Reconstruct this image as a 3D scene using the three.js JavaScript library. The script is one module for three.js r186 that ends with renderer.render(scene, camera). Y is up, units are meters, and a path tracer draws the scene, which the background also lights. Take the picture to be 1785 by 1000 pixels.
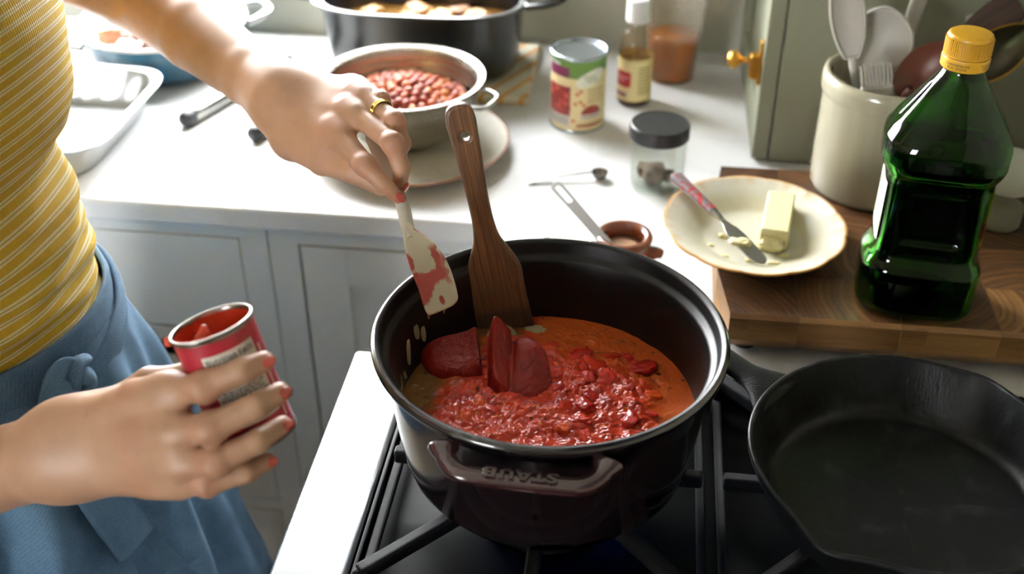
import * as THREE from 'three';
import { RoundedBoxGeometry } from 'three/addons/geometries/RoundedBoxGeometry.js';
import { mergeGeometries, mergeVertices, toCreasedNormals } from 'three/addons/utils/BufferGeometryUtils.js';
import { ImprovedNoise } from 'three/addons/math/ImprovedNoise.js';
import { FontLoader } from 'three/addons/loaders/FontLoader.js';
import { TextGeometry } from 'three/addons/geometries/TextGeometry.js';

// ---------- camera, sky, exposure ----------
const scene = new THREE.Scene();
const camera = new THREE.PerspectiveCamera(28.072, 1.785, 0.05, 60);
camera.position.set(0.059, 1.602, 0.701);
camera.lookAt(0.059 - 0.1012, 1.602 - 0.5577, 0.701 - 0.8238);
camera.focus = 0.93;
camera.userData.fStop = 4.2;
const renderer = new THREE.WebGLRenderer({ antialias: true });
renderer.toneMapping = THREE.LinearToneMapping;
renderer.toneMappingExposure = 1.0;
renderer.shadowMap.enabled = true;
scene.background = new THREE.Color(0.97, 0.99, 1.005);   // bright overcast sky, enters only through the windows
scene.backgroundIntensity = 42;

// ---------- helpers ----------
let seedState = 12345;
const rnd = () => { seedState = (seedState + 0x6d2b79f5) | 0; let t = Math.imul(seedState ^ (seedState >>> 15), 1 | seedState); t = (t + Math.imul(t ^ (t >>> 7), 61 | t)) ^ t; return ((t ^ (t >>> 14)) >>> 0) / 4294967296; };
const R = (a, b) => a + (b - a) * rnd();
const V = (x, y, z) => new THREE.Vector3(x, y, z);
const PN = new ImprovedNoise();
const noise = (x, y = 0, z = 0) => PN.noise(x + 31.7, y + 17.3, z + 5.1);
const fbm = (x, y = 0, z = 0, o = 4) => { let s = 0, a = 1, n = 0; for (let i = 0; i < o; i++) { s += a * noise(x, y, z); n += a; a *= 0.5; x *= 2.03; y *= 2.03; z *= 2.03; } return s / n; };
const clamp = (x, a = 0, b = 1) => Math.min(b, Math.max(a, x));
const sstep = (a, b, x) => { const t = clamp((x - a) / (b - a)); return t * t * (3 - 2 * t); };
const lerp = (a, b, t) => a + (b - a) * t;
const mix3 = (a, b, t) => [lerp(a[0], b[0], t), lerp(a[1], b[1], t), lerp(a[2], b[2], t)];
const hex = (h) => [(h >> 16 & 255) / 255, (h >> 8 & 255) / 255, (h & 255) / 255];
function tex(w, h, fn, srgb = true) {
  const d = new Uint8Array(w * h * 4);
  for (let y = 0, i = 0; y < h; y++) for (let x = 0; x < w; x++, i += 4) {
    const c = fn((x + 0.5) / w, (y + 0.5) / h);
    if (typeof c === 'number') d[i] = d[i + 1] = d[i + 2] = clamp(c) * 255; else { d[i] = clamp(c[0]) * 255; d[i + 1] = clamp(c[1]) * 255; d[i + 2] = clamp(c[2]) * 255; }
    d[i + 3] = 255;
  }
  const t = new THREE.DataTexture(d, w, h);
  t.magFilter = THREE.LinearFilter; t.minFilter = THREE.LinearFilter; t.wrapS = t.wrapT = THREE.RepeatWrapping;
  if (srgb) t.colorSpace = THREE.SRGBColorSpace;
  t.needsUpdate = true;
  return t;
}
function canvasTex(w, h, draw) {
  const c = document.createElement('canvas'); c.width = w; c.height = h;
  draw(c.getContext('2d'), w, h);
  const t = new THREE.CanvasTexture(c); t.colorSpace = THREE.SRGBColorSpace; t.wrapS = t.wrapT = THREE.RepeatWrapping;
  return t;
}
function rep(t, u, v, ou = 0, ov = 0, rot = 0) { const c = t.clone(); c.repeat.set(u, v); c.offset.set(ou, ov); c.rotation = rot; c.needsUpdate = true; return c; }
const std = (o) => new THREE.MeshStandardMaterial(o);
const phys = (o) => new THREE.MeshPhysicalMaterial(o);
const used = {};
function numbered(n) { used[n] = (used[n] ?? -1) + 1; return used[n] ? n + '_' + String(used[n]).padStart(3, '0') : n; }
function mesh(name, geo, mat, parent) {
  const m = new THREE.Mesh(geo, mat); m.castShadow = m.receiveShadow = true;
  m.name = parent ? name : numbered(name);
  (parent ?? scene).add(m);
  return m;
}
function tag(o, label, category, group, kind) { if (label) o.userData.label = label; if (category) o.userData.category = category; if (group) o.userData.group = group; if (kind) o.userData.kind = kind; return o; }
function thing(name, label, category, pos = [0, 0, 0], group) {
  const g = new THREE.Group(); g.name = numbered(name); scene.add(g); g.position.set(...pos);
  return tag(g, label, category, group);
}
function struct(name, geo, mat) { const m = mesh(name, geo, mat); m.name = name; m.userData.kind = 'structure'; return m; }
function cloneThing(o, pos, label) { const c = o.clone(); c.name = numbered(o.name.replace(/_\d{3}$/, '')); scene.add(c); if (pos) c.position.set(...pos); if (label) c.userData.label = label; return c; }
function boxUV(g, s = 1) {   // uv in metres by the dominant axis of each face
  g = g.index ? g.toNonIndexed() : g;
  const p = g.attributes.position, uv = new Float32Array(p.count * 2), a = V(), b = V(), c = V(), n = V();
  for (let i = 0; i < p.count; i += 3) {
    a.fromBufferAttribute(p, i); b.fromBufferAttribute(p, i + 1); c.fromBufferAttribute(p, i + 2);
    n.copy(b).sub(a).cross(c.clone().sub(a));
    const x = Math.abs(n.x), y = Math.abs(n.y), z = Math.abs(n.z);
    [a, b, c].forEach((q, k) => { const [u, v] = y >= x && y >= z ? [q.x, q.z] : x >= z ? [q.z, q.y] : [q.x, q.y]; uv[(i + k) * 2] = u * s; uv[(i + k) * 2 + 1] = v * s; });
  }
  g.setAttribute('uv', new THREE.BufferAttribute(uv, 2));
  return g;
}
const box = (x0, x1, y0, y1, z0, z1, r = 0) => {
  const w = x1 - x0, h = y1 - y0, d = z1 - z0;
  const g = r ? new RoundedBoxGeometry(w, h, d, 3, Math.min(r, w / 2.01, h / 2.01, d / 2.01)) : new THREE.BoxGeometry(w, h, d);
  g.translate((x0 + x1) / 2, (y0 + y1) / 2, (z0 + z1) / 2);
  return boxUV(g);
};
function strip(g) { g = g.index ? g.toNonIndexed() : g; for (const k of Object.keys(g.attributes)) if (!['position', 'normal', 'uv'].includes(k)) g.deleteAttribute(k); return g; }
const merge = (list) => mergeGeometries(list.map(strip));
// smooth profile -> lathe; pts [[r,y],...]; sharp profile points are kept by doubling
function lathe(pts, seg = 72, smooth = 0) {
  let q = pts.map((p) => new THREE.Vector2(p[0], p[1]));
  if (smooth) q = new THREE.SplineCurve(q).getPoints(smooth);
  return new THREE.LatheGeometry(q, seg);
}
// tube with varying elliptical section along points; rad(t) -> r or [rx, ry]; up fixes the section's ry axis
function sweep(pts, rad, { n = 40, seg = 14, up = V(0, 1, 0), caps = true, closed = false, pow = 1 } = {}) {
  const curve = new THREE.CatmullRomCurve3(pts.map((p) => (p.isVector3 ? p : V(...p))), closed, 'centripetal');
  const P = [], U = [], I = [], rows = n + 1;
  const centres = [], tang = [];
  for (let i = 0; i <= n; i++) { centres.push(curve.getPointAt(i / n)); tang.push(curve.getTangentAt(i / n)); }
  const len = curve.getLength();
  for (let i = 0; i <= n; i++) {
    const t = i / n, T = tang[i];
    let s = T.clone().cross(up); if (s.lengthSq() < 1e-6) s = T.clone().cross(V(1, 0.01, 0)); s.normalize();
    const w = s.clone().cross(T).normalize();
    const r = rad(t), rx = Array.isArray(r) ? r[0] : r, ry = Array.isArray(r) ? r[1] : r;
    for (let k = 0; k <= seg; k++) {
      const a = k / seg * Math.PI * 2, c = Math.cos(a), q = Math.sin(a);
      const cc = Math.sign(c) * Math.abs(c) ** pow, qq = Math.sign(q) * Math.abs(q) ** pow;
      const v = centres[i].clone().addScaledVector(s, cc * rx).addScaledVector(w, qq * ry);
      P.push(v.x, v.y, v.z); U.push(k / seg * 2 * Math.PI * Math.max(rx, ry), t * len);
    }
  }
  const W = seg + 1;
  for (let i = 0; i < n; i++) for (let k = 0; k < seg; k++) { const a = i * W + k; I.push(a, a + 1, a + W, a + 1, a + W + 1, a + W); }
  if (caps && !closed) for (const [row, flip] of [[0, 0], [n, 1]]) {
    const c = P.length / 3; P.push(...centres[row].toArray()); U.push(0, row / n * len);
    for (let k = 0; k < seg; k++) { const a = row * W + k; if (flip) I.push(a, a + 1, c); else I.push(a + 1, a, c); }
  }
  const g = new THREE.BufferGeometry();
  g.setAttribute('position', new THREE.Float32BufferAttribute(P, 3)); g.setAttribute('uv', new THREE.Float32BufferAttribute(U, 2)); g.setIndex(I);
  g.computeVertexNormals();
  for (let i = 0; i <= n; i++) {   // close the normal seam
    const N = g.attributes.normal, a = i * W, b = a + seg, v = V(N.getX(a) + N.getX(b), N.getY(a) + N.getY(b), N.getZ(a) + N.getZ(b)).normalize();
    N.setXYZ(a, v.x, v.y, v.z); N.setXYZ(b, v.x, v.y, v.z);
  }
  return g;
}
// extruded outline in its own plane (x right, y along), centred on z
function plate(shape, thick, bevel, curve = 16) {
  const g = new THREE.ExtrudeGeometry(shape, { depth: Math.max(1e-4, thick - 2 * bevel), bevelEnabled: bevel > 0, bevelThickness: bevel, bevelSize: bevel, bevelOffset: -bevel, bevelSegments: 3, curveSegments: curve });
  g.translate(0, 0, -(thick - 2 * bevel) / 2);
  return g;
}
function outline(pts, closedSpline = true, n = 120) {
  const s = new THREE.Shape();
  if (closedSpline) { const c = new THREE.CatmullRomCurve3(pts.map((p) => V(p[0], p[1], 0)), true, 'centripetal').getPoints(n); c.pop(); s.setFromPoints(c.map((p) => new THREE.Vector2(p.x, p.y))); } else s.setFromPoints(pts.map((p) => new THREE.Vector2(...p)));
  return s;
}
function basis(o, x, y, z) { const m = new THREE.Matrix4().makeBasis(x, y, z); o.quaternion.setFromRotationMatrix(m); return o; }
// grid surface fn(u,v)->[x,y,z]
function grid(nu, nv, fn, uvfn) {
  const P = [], U = [], I = [];
  for (let j = 0; j <= nv; j++) for (let i = 0; i <= nu; i++) { const u = i / nu, v = j / nv; P.push(...fn(u, v)); U.push(...(uvfn ? uvfn(u, v) : [u, v])); }
  for (let j = 0; j < nv; j++) for (let i = 0; i < nu; i++) { const a = j * (nu + 1) + i; I.push(a, a + 1, a + nu + 1, a + 1, a + nu + 2, a + nu + 1); }
  const g = new THREE.BufferGeometry();
  g.setAttribute('position', new THREE.Float32BufferAttribute(P, 3)); g.setAttribute('uv', new THREE.Float32BufferAttribute(U, 2)); g.setIndex(I); g.computeVertexNormals();
  return g;
}
// surface nets over a distance field
function nets(field, lo, hi, cell, skip) {
  const n = [0, 1, 2].map((k) => Math.ceil((hi[k] - lo[k]) / cell) + 1), [nx, ny, nz] = n;
  const F = new Float32Array(nx * ny * nz);
  for (let z = 0, i = 0; z < nz; z++) for (let y = 0; y < ny; y++) for (let x = 0; x < nx; x++, i++) F[i] = field(lo[0] + x * cell, lo[1] + y * cell, lo[2] + z * cell);
  const id = new Int32Array(nx * ny * nz).fill(-1), P = [], sx = 1, sy = nx, sz = nx * ny, I = [];
  const off = [0, sx, sy, sx + sy, sz, sx + sz, sy + sz, sx + sy + sz];
  const edges = []; for (let a = 0; a < 8; a++) for (const b of [1, 2, 4]) if (!(a & b)) edges.push([a, a | b]);
  for (let z = 0; z < nz - 1; z++) for (let y = 0; y < ny - 1; y++) for (let x = 0; x < nx - 1; x++) {
    const i = x + y * sy + z * sz; let m = 0;
    for (let k = 0; k < 8; k++) if (F[i + off[k]] < 0) m |= 1 << k;
    if (m === 0 || m === 255) continue;
    if (skip && skip(lo[0] + (x + 0.5) * cell, lo[1] + (y + 0.5) * cell, lo[2] + (z + 0.5) * cell)) continue;
    let c = 0, px = 0, py = 0, pz = 0;
    for (const [a, b] of edges) {
      if (!!(m >> a & 1) === !!(m >> b & 1)) continue;
      const fa = F[i + off[a]], fb = F[i + off[b]], t = fa / (fa - fb);
      px += (a & 1) + t * ((b & 1) - (a & 1)); py += (a >> 1 & 1) + t * ((b >> 1 & 1) - (a >> 1 & 1)); pz += (a >> 2 & 1) + t * ((b >> 2 & 1) - (a >> 2 & 1)); c++;
    }
    id[i] = P.length / 3;
    P.push(lo[0] + (x + px / c) * cell, lo[1] + (y + py / c) * cell, lo[2] + (z + pz / c) * cell);
  }
  const quad = (a, b, c, d, flip) => { if (a < 0 || b < 0 || c < 0 || d < 0) return; if (flip) I.push(a, c, b, c, d, b); else I.push(a, b, c, c, b, d); };
  for (let z = 0; z < nz - 1; z++) for (let y = 0; y < ny - 1; y++) for (let x = 0; x < nx - 1; x++) {
    const i = x + y * sy + z * sz, s = F[i] < 0;
    if (y && z && s !== F[i + sx] < 0) quad(id[i - sy - sz], id[i - sz], id[i - sy], id[i], !s);
    if (x && z && s !== F[i + sy] < 0) quad(id[i - sx - sz], id[i - sz], id[i - sx], id[i], s);
    if (x && y && s !== F[i + sz] < 0) quad(id[i - sx - sy], id[i - sy], id[i - sx], id[i], !s);
  }
  const N = new Float32Array(P.length), e = cell * 0.5;
  for (let i = 0; i < P.length; i += 3) {
    const [x, y, z] = [P[i], P[i + 1], P[i + 2]];
    let a = field(x + e, y, z) - field(x - e, y, z), b = field(x, y + e, z) - field(x, y - e, z), c = field(x, y, z + e) - field(x, y, z - e);
    const l = Math.hypot(a, b, c) || 1; N[i] = a / l; N[i + 1] = b / l; N[i + 2] = c / l;
  }
  const g = new THREE.BufferGeometry();
  g.setAttribute('position', new THREE.Float32BufferAttribute(P, 3)); g.setAttribute('normal', new THREE.BufferAttribute(N, 3)); g.setIndex(I);
  return g;
}
const smin = (a, b, k) => { const h = Math.max(k - Math.abs(a - b), 0) / k; return Math.min(a, b) - h * h * k * 0.25; };
const smax = (a, b, k) => -smin(-a, -b, k);
function cone(a, b, ra, rb) {   // tapered capsule
  const ab = [b[0] - a[0], b[1] - a[1], b[2] - a[2]], l2 = ab[0] ** 2 + ab[1] ** 2 + ab[2] ** 2 || 1e-12;
  return (x, y, z) => {
    const px = x - a[0], py = y - a[1], pz = z - a[2], t = clamp((px * ab[0] + py * ab[1] + pz * ab[2]) / l2);
    const dx = px - ab[0] * t, dy = py - ab[1] * t, dz = pz - ab[2] * t;
    return Math.sqrt(dx * dx + dy * dy + dz * dz) - (ra + (rb - ra) * t);
  };
}
const ellipsoid = (c, r) => (x, y, z) => { const a = (x - c[0]) / r[0], b = (y - c[1]) / r[1], d = (z - c[2]) / r[2], k = Math.hypot(a, b, d), k2 = Math.hypot(a / r[0], b / r[1], d / r[2]); return k2 < 1e-9 ? -Math.min(...r) : k * (k - 1) / k2; };
function colorize(g, fn) {
  const p = g.attributes.position, n = g.attributes.normal, C = new Float32Array(p.count * 3), c = new THREE.Color();
  for (let i = 0; i < p.count; i++) { const k = fn(p.getX(i), p.getY(i), p.getZ(i), n); c.setRGB(k[0], k[1], k[2], THREE.SRGBColorSpace); C[i * 3] = c.r; C[i * 3 + 1] = c.g; C[i * 3 + 2] = c.b; }
  g.setAttribute('color', new THREE.BufferAttribute(C, 3));
  return g;
}
// ---------- materials ----------
const speck = tex(256, 256, () => 0.35 + 0.65 * rnd(), false);
const smudge = tex(256, 256, (u, v) => 0.5 + 0.45 * fbm(u * 6, v * 6, 2, 5), false);
const ironBump = tex(512, 512, (u, v) => 0.5 + 0.35 * noise(u * 90, v * 90, 1) + 0.25 * noise(u * 200, v * 200, 4) + 0.05 * rnd(), false);
const brushed = tex(256, 512, (u, v) => 0.5 + 0.35 * noise(u * 3, v * 170, 3) + 0.15 * rnd(), false);
const marble = tex(512, 512, (u, v) => { const k = fbm(u * 3 + 0.6 * fbm(u * 5, v * 5, 9), v * 3, 4, 5), s = Math.exp(-Math.abs(k) * 16) * 0.035; return [0.90 - s, 0.905 - s, 0.905 - s * 0.9]; });
function woodTex(dark, light, opt = {}) {
  const { rings = 26, warp = 0.5, seed = 0, streak = 0.5, w = 256, h = 512, end = false } = opt;
  return tex(w, h, (u, v) => {
    let k;
    if (end) { const x = u - 0.5 + 0.9 * Math.cos(seed * 2.1), y = v - 0.5 + 0.9 * Math.sin(seed * 2.1); const r = Math.hypot(x, y) + 0.03 * fbm(u * 4, v * 4, seed, 3); k = 0.5 + 1.1 * fbm(r * 17 + seed, u * 0.8, seed, 4) + 0.16 * Math.sin(r * rings * 2.4 + 7 * fbm(r * 5, u, seed, 3)); k += 0.2 * noise(u * 50, v * 50, seed) + 0.35 * fbm(u * 2.5, v * 2.5, seed + 5, 3); } else {
      const x = u + warp * 0.12 * fbm(u * 2, v * 2.2, seed, 3);
      k = 0.5 + 0.5 * Math.sin(x * rings + 4 * fbm(x * 3, v * 0.7, seed + 3, 3));
      k = k * 0.55 + 0.45 * (0.5 + 0.9 * fbm(x * 40, v * 2.4, seed + 7, 3));
      k -= streak * 0.35 * sstep(0.25, 0.6, noise(x * 90, v * 5, seed + 1));
    }
    return mix3(dark, light, clamp(k));
  });
}
const M = {
  wall: std({ color: 0x9a9684, roughness: 0.85 }),
  backWall: std({ color: 0xc9cabd, roughness: 0.6 }),
  ceiling: std({ color: 0xb9b6aa, roughness: 0.9 }),
  floor: std({ map: woodTex([0.22, 0.16, 0.11], [0.38, 0.29, 0.2], { seed: 4 }), roughness: 0.5 }),
  cabinet: std({ color: 0xdadbd8, roughness: 0.48 }),
  hutch: std({ color: 0x7f816f, roughness: 0.42 }),
  counter: phys({ map: marble, roughness: 0.3, clearcoat: 0.15, clearcoatRoughness: 0.25 }),
  steel: phys({ color: 0xc9ccd0, metalness: 1, roughness: 0.3, bumpMap: rep(brushed, 6, 1.2), bumpScale: 0.00006, anisotropy: 0.4 }),
  chrome: std({ color: 0xc8c8c6, metalness: 1, roughness: 0.22 }),
  satin: std({ color: 0xb9b7b2, metalness: 1, roughness: 0.36 }),
  brass: std({ color: 0xb88a3c, metalness: 1, roughness: 0.3 }),
  gold: std({ color: 0xd9b45a, metalness: 1, roughness: 0.18 }),
  blackEnamel: phys({ color: 0x070809, roughness: 0.32, specularIntensity: 0.22, bumpMap: rep(smudge, 5, 5), bumpScale: 0.0002 }),
  grate: phys({ color: 0x0a0a0b, roughness: 0.5, specularIntensity: 0.35, bumpMap: rep(ironBump, 6, 6), bumpScale: 0.0003 }),
  blackPlastic: std({ color: 0x17181a, roughness: 0.38 }),
  potOutside: phys({ color: 0x150e11, roughness: 0.2, clearcoat: 1, clearcoatRoughness: 0.07 }),
  potInside: phys({ color: 0x0a0808, roughness: 0.36, specularIntensity: 0.6, bumpMap: rep(ironBump, 6, 2), bumpScale: 0.00008 }),
  potHandle: phys({ color: 0x331a1c, roughness: 0.2, clearcoat: 1, clearcoatRoughness: 0.08 }),
  iron: phys({ color: 0x0e0f10, roughness: 0.46, specularIntensity: 0.6, bumpMap: rep(ironBump, 5, 5), bumpScale: 0.00035 }),
  roaster: phys({ color: 0x111317, roughness: 0.25, clearcoat: 0.5, clearcoatRoughness: 0.2 }),
  ceramic: phys({ color: 0xe9e5d8, roughness: 0.3, clearcoat: 0.6, clearcoatRoughness: 0.1 }),
  brownGlaze: phys({ color: 0x6b3318, roughness: 0.25, clearcoat: 0.9, clearcoatRoughness: 0.08 }),
  silicone: std({ color: 0xcfc9ba, roughness: 0.55 }),
  siliconeGrey: std({ color: 0xb0aba2, roughness: 0.5 }),
  clearGlass: phys({ color: 0xf8faf8, roughness: 0.05, transmission: 1, thickness: 0, ior: 1.65 }),
  pane: phys({ color: 0xffffff, roughness: 0, transmission: 1, thickness: 0, ior: 1.1 }),
  foil: std({ color: 0xe4e6e8, metalness: 1, roughness: 0.32 }),
  butter: phys({ color: 0xf1e6ae, roughness: 0.45, clearcoat: 0.2, clearcoatRoughness: 0.4 }),
  nail: phys({ color: 0xa63a2c, roughness: 0.25, clearcoat: 0.8 }),
};
// ---------- the room ----------
const CT = 0.915, BACK = -1.0, RIGHT = 0.66, LEFT = -3.6, REAR = 4.2, TOP = 2.75;
struct('floor', box(LEFT - 0.12, RIGHT + 0.12, -0.1, 0, BACK - 0.12, REAR + 0.12), M.floor);
struct('ceiling', box(LEFT - 0.12, RIGHT + 0.12, TOP, TOP + 0.1, BACK - 0.12, REAR + 0.12), M.ceiling);
struct('wall_right', box(RIGHT, RIGHT + 0.12, 0, TOP, BACK - 0.12, REAR + 0.12), M.wall);
struct('wall_left', box(LEFT - 0.12, LEFT, 0, TOP, BACK - 0.12, REAR + 0.12), M.wall);
function walledOpening(name, z0, z1, openings, mat) {   // wall along x with rectangular holes
  const s = new THREE.Shape([[LEFT, 0], [RIGHT, 0], [RIGHT, TOP], [LEFT, TOP]].map((p) => new THREE.Vector2(...p)));
  for (const [x0, x1, y0, y1] of openings) s.holes.push(new THREE.Path([[x0, y0], [x0, y1], [x1, y1], [x1, y0]].map((p) => new THREE.Vector2(...p))));
  const g = new THREE.ExtrudeGeometry(s, { depth: z1 - z0, bevelEnabled: false }); g.translate(0, 0, z0);
  return struct(name, boxUV(g), mat);
}
const backWin = [-1.6, -0.17, 0.995, 1.86], addedRearWin = [-3.2, -1.85, 0.8, 2.05];  // rear opening is unseen, added for soft fill from behind the camera
walledOpening('wall_back', BACK - 0.14, BACK, [backWin], M.backWall);
walledOpening('wall_rear', REAR, REAR + 0.14, [addedRearWin], M.wall);
let winNo = 0;
function windowIn([x0, x1, y0, y1], z0, nx, ny) {
  const w = new THREE.Group(); w.name = 'window_' + (++winNo); scene.add(w); w.userData.kind = 'structure';
  const t = 0.045, z1 = z0 + 0.05;
  const fm = std({ color: 0xe6e7e2, roughness: 0.5 });
  mesh('frame', merge([box(x0, x1, y0, y0 + t, z0, z1), box(x0, x1, y1 - t, y1, z0, z1), box(x0, x0 + t, y0 + t, y1 - t, z0, z1), box(x1 - t, x1, y0 + t, y1 - t, z0, z1)]), fm, w);
  const cw = (x1 - x0 - 2 * t) / nx, ch = (y1 - y0 - 2 * t) / ny;
  for (let i = 1; i < nx; i++) mesh('glazing_bar', box(x0 + t + i * cw - 0.011, x0 + t + i * cw + 0.011, y0 + t, y1 - t, z0 + 0.01, z1 - 0.01), fm, w);
  for (let j = 1; j < ny; j++) mesh('glazing_bar', box(x0 + t, x1 - t, y0 + t + j * ch - 0.011, y0 + t + j * ch + 0.011, z0 + 0.012, z1 - 0.012), fm, w);
  for (let i = 0; i < nx; i++) for (let j = 0; j < ny; j++) {
    const g = new THREE.PlaneGeometry(cw - 0.004, ch - 0.004); g.translate(x0 + t + (i + 0.5) * cw, y0 + t + (j + 0.5) * ch, (z0 + z1) / 2);
    mesh('pane', g, M.pane, w);
  }
  return w;
}
windowIn(backWin, BACK - 0.11, 2, 1);
windowIn(addedRearWin, REAR + 0.05, 1, 2);

// ---------- worktop and cupboards ----------
{
  const s = new THREE.Shape([[LEFT, BACK + 0.002], [RIGHT - 0.002, BACK + 0.002], [RIGHT - 0.002, -0.192], [-0.105, -0.192], [-0.105, -0.441], [LEFT, -0.441]].map((p) => new THREE.Vector2(p[0], -p[1])));
  const g = new THREE.ExtrudeGeometry(s, { depth: 0.02, bevelEnabled: true, bevelThickness: 0.005, bevelSize: 0.005, bevelOffset: -0.005, bevelSegments: 4 });
  g.rotateX(-Math.PI / 2); g.translate(0, CT - 0.025, 0);
  tag(mesh('countertop', boxUV(g), M.counter), 'pale marble worktop running along the wall and round the corner', 'countertop');
}
function shakerDoor(parent, x0, x1, y0, y1, z, knob) {
  const d = new THREE.Group(); d.name = 'door'; parent.add(d);
  const st = 0.057;
  mesh('frame', merge([box(x0, x0 + st, y0, y1, z - 0.018, z, 0.0015), box(x1 - st, x1, y0, y1, z - 0.018, z, 0.0015), box(x0 + st, x1 - st, y1 - st, y1, z - 0.018, z, 0.0015), box(x0 + st, x1 - st, y0, y0 + st, z - 0.018, z, 0.0015)]), M.cabinet, d);
  mesh('panel', box(x0 + st, x1 - st, y0 + st, y1 - st, z - 0.016, z - 0.01), M.cabinet, d);
  if (knob) { const k = lathe([[0, 0], [0.007, 0], [0.005, 0.006], [0.005, 0.012], [0.012, 0.017], [0.013, 0.022], [0.009, 0.027], [0, 0.028]], 24); k.rotateX(Math.PI / 2); k.translate(knob[0], knob[1], z); mesh('knob', k, M.brass, d); }
  return d;
}
function faceFrame(parent, x0, x1, y0, y1, z, holes) {
  const s = new THREE.Shape([[x0, y0], [x1, y0], [x1, y1], [x0, y1]].map((p) => new THREE.Vector2(...p)));
  for (const [a, b, c, d] of holes) s.holes.push(new THREE.Path([[a, c], [a, d], [b, d], [b, c]].map((p) => new THREE.Vector2(...p))));
  const g = new THREE.ExtrudeGeometry(s, { depth: 0.02, bevelEnabled: false }); g.translate(0, 0, z - 0.02);
  mesh('face_frame', boxUV(g), M.cabinet, parent);
}
{
  const z = -0.46, yb = 0.1, yt = 0.884;
  const left = thing('base_cabinet', 'grey painted base cabinet with flat drawer fronts beside the aproned person', 'cabinet', [0, 0, 0]);
  mesh('body', merge([box(-1.2, -1.18, yb, yt, BACK + 0.02, z - 0.021), box(-0.41, -0.3885, yb, yt, BACK + 0.02, z - 0.021), box(-1.18, -0.41, yb, yb + 0.02, BACK + 0.02, z - 0.021), box(-1.18, -0.41, yb + 0.02, yt, BACK + 0.02, BACK + 0.03), box(-1.2, -0.3885, 0, yb, BACK + 0.02, z - 0.06)]), M.cabinet, left);
  faceFrame(left, -1.2, -0.3885, yb, yt, z, [[-1.16, -0.4235, 0.715, 0.862], [-1.16, -0.4235, 0.415, 0.695], [-1.16, -0.4235, 0.13, 0.395]]);
  const d1 = mesh('drawer', box(-1.157, -0.4255, 0.7185, 0.8595, z - 0.02, z, 0.0015), M.cabinet, left);
  mesh('drawer', box(-1.157, -0.4255, 0.4185, 0.655, z - 0.02, z, 0.0015), M.cabinet, left);
  mesh('drawer', box(-1.157, -0.4255, 0.133, 0.392, z - 0.02, z, 0.0015), M.cabinet, left);
  for (const y of [0.56, 0.3]) { const k = lathe([[0, 0], [0.007, 0], [0.005, 0.012], [0.012, 0.017], [0.013, 0.022], [0.009, 0.027], [0, 0.028]], 24); k.rotateX(Math.PI / 2); k.translate(-0.79, y, z); mesh('knob', k, M.brass, left); }
  const right = thing('base_cabinet', 'grey painted base cabinet with recessed panel door behind the cooking pot', 'cabinet');
  mesh('body', merge([box(-0.3865, -0.366, yb, yt, BACK + 0.02, z - 0.021), box(0.14, 0.16, yb, yt, BACK + 0.02, z - 0.021), box(-0.366, 0.14, yb, yb + 0.02, BACK + 0.02, z - 0.021), box(-0.366, 0.14, yb + 0.02, yt, BACK + 0.02, BACK + 0.03), box(-0.3865, 0.16, 0, yb, BACK + 0.02, z - 0.06)]), M.cabinet, right);
  faceFrame(right, -0.3865, 0.16, yb, yt, z, [[-0.3495, -0.115, 0.13, 0.858]]);
  shakerDoor(right, -0.3465, -0.118, 0.133, 0.855, z, [-0.145, 0.6]);
  const ret = thing('base_cabinet', 'narrow grey base cabinet between the corner and the stove', 'cabinet');
  mesh('body', box(-0.085, RIGHT - 0.003, 0.1, yt, z + 0.003, -0.197), M.cabinet, ret);
  mesh('plinth', box(-0.04, RIGHT - 0.003, 0, 0.1, z + 0.003, -0.197), M.cabinet, ret);
}
// tall cupboard standing on the worktop in the corner; its door faces the room's left
{
  const h = thing('corner_cupboard', 'sage grey cupboard standing on the worktop with brass latch on its door', 'cupboard', [0, 0, 0]);
  const y0 = CT + 0.002, y1 = 2.3;
  mesh('body', box(0.224, RIGHT - 0.003, y0, y1, BACK + 0.003, -0.638, 0.002), M.hutch, h);
  const d = new THREE.Group(); d.name = 'door'; h.add(d);
  const st = 0.055, X = (a, b, c, e, f, g2) => box(a, b, c, e, f, g2, 0.0015);
  mesh('frame', merge([X(0.203, 0.2222, y0 + 0.002, y1, -0.638 - st, -0.638), X(0.203, 0.2222, y0 + 0.002, y1, BACK + 0.005, BACK + 0.005 + st), X(0.203, 0.2222, y0 + 0.002, y0 + st, BACK + 0.005 + st, -0.638 - st), X(0.203, 0.2222, y1 - st, y1, BACK + 0.005 + st, -0.638 - st)]), M.hutch, d);
  mesh('panel', box(0.212, 0.218, y0 + st, y1 - st, BACK + 0.005 + st, -0.638 - st), M.hutch, d);
  // latch: round knob on a stem, on a plate with a turn piece
  const latch = new THREE.Group(); latch.name = 'latch'; h.add(latch); latch.position.set(0.203, 1.04, -0.66);
  const pl = plate(outline([[-0.009, -0.026], [0.009, -0.026], [0.011, 0], [0.009, 0.022], [0.004, 0.03], [-0.004, 0.03], [-0.009, 0.022], [-0.011, 0]]), 0.004, 0.001); pl.rotateY(-Math.PI / 2); pl.translate(-0.002, 0, 0);
  mesh('plate', pl, M.brass, latch);
  mesh('housing', new RoundedBoxGeometry(0.012, 0.032, 0.017, 3, 0.004).translate(-0.009, -0.004, 0), M.brass, latch);
  const kn = lathe([[0, 0], [0.004, 0], [0.004, 0.012], [0.006, 0.014], [0.0105, 0.018], [0.0115, 0.023], [0.009, 0.029], [0, 0.031]], 28); kn.rotateZ(Math.PI / 2); kn.translate(-0.012, 0.003, 0);
  mesh('knob', kn, M.brass, latch);
}
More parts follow.
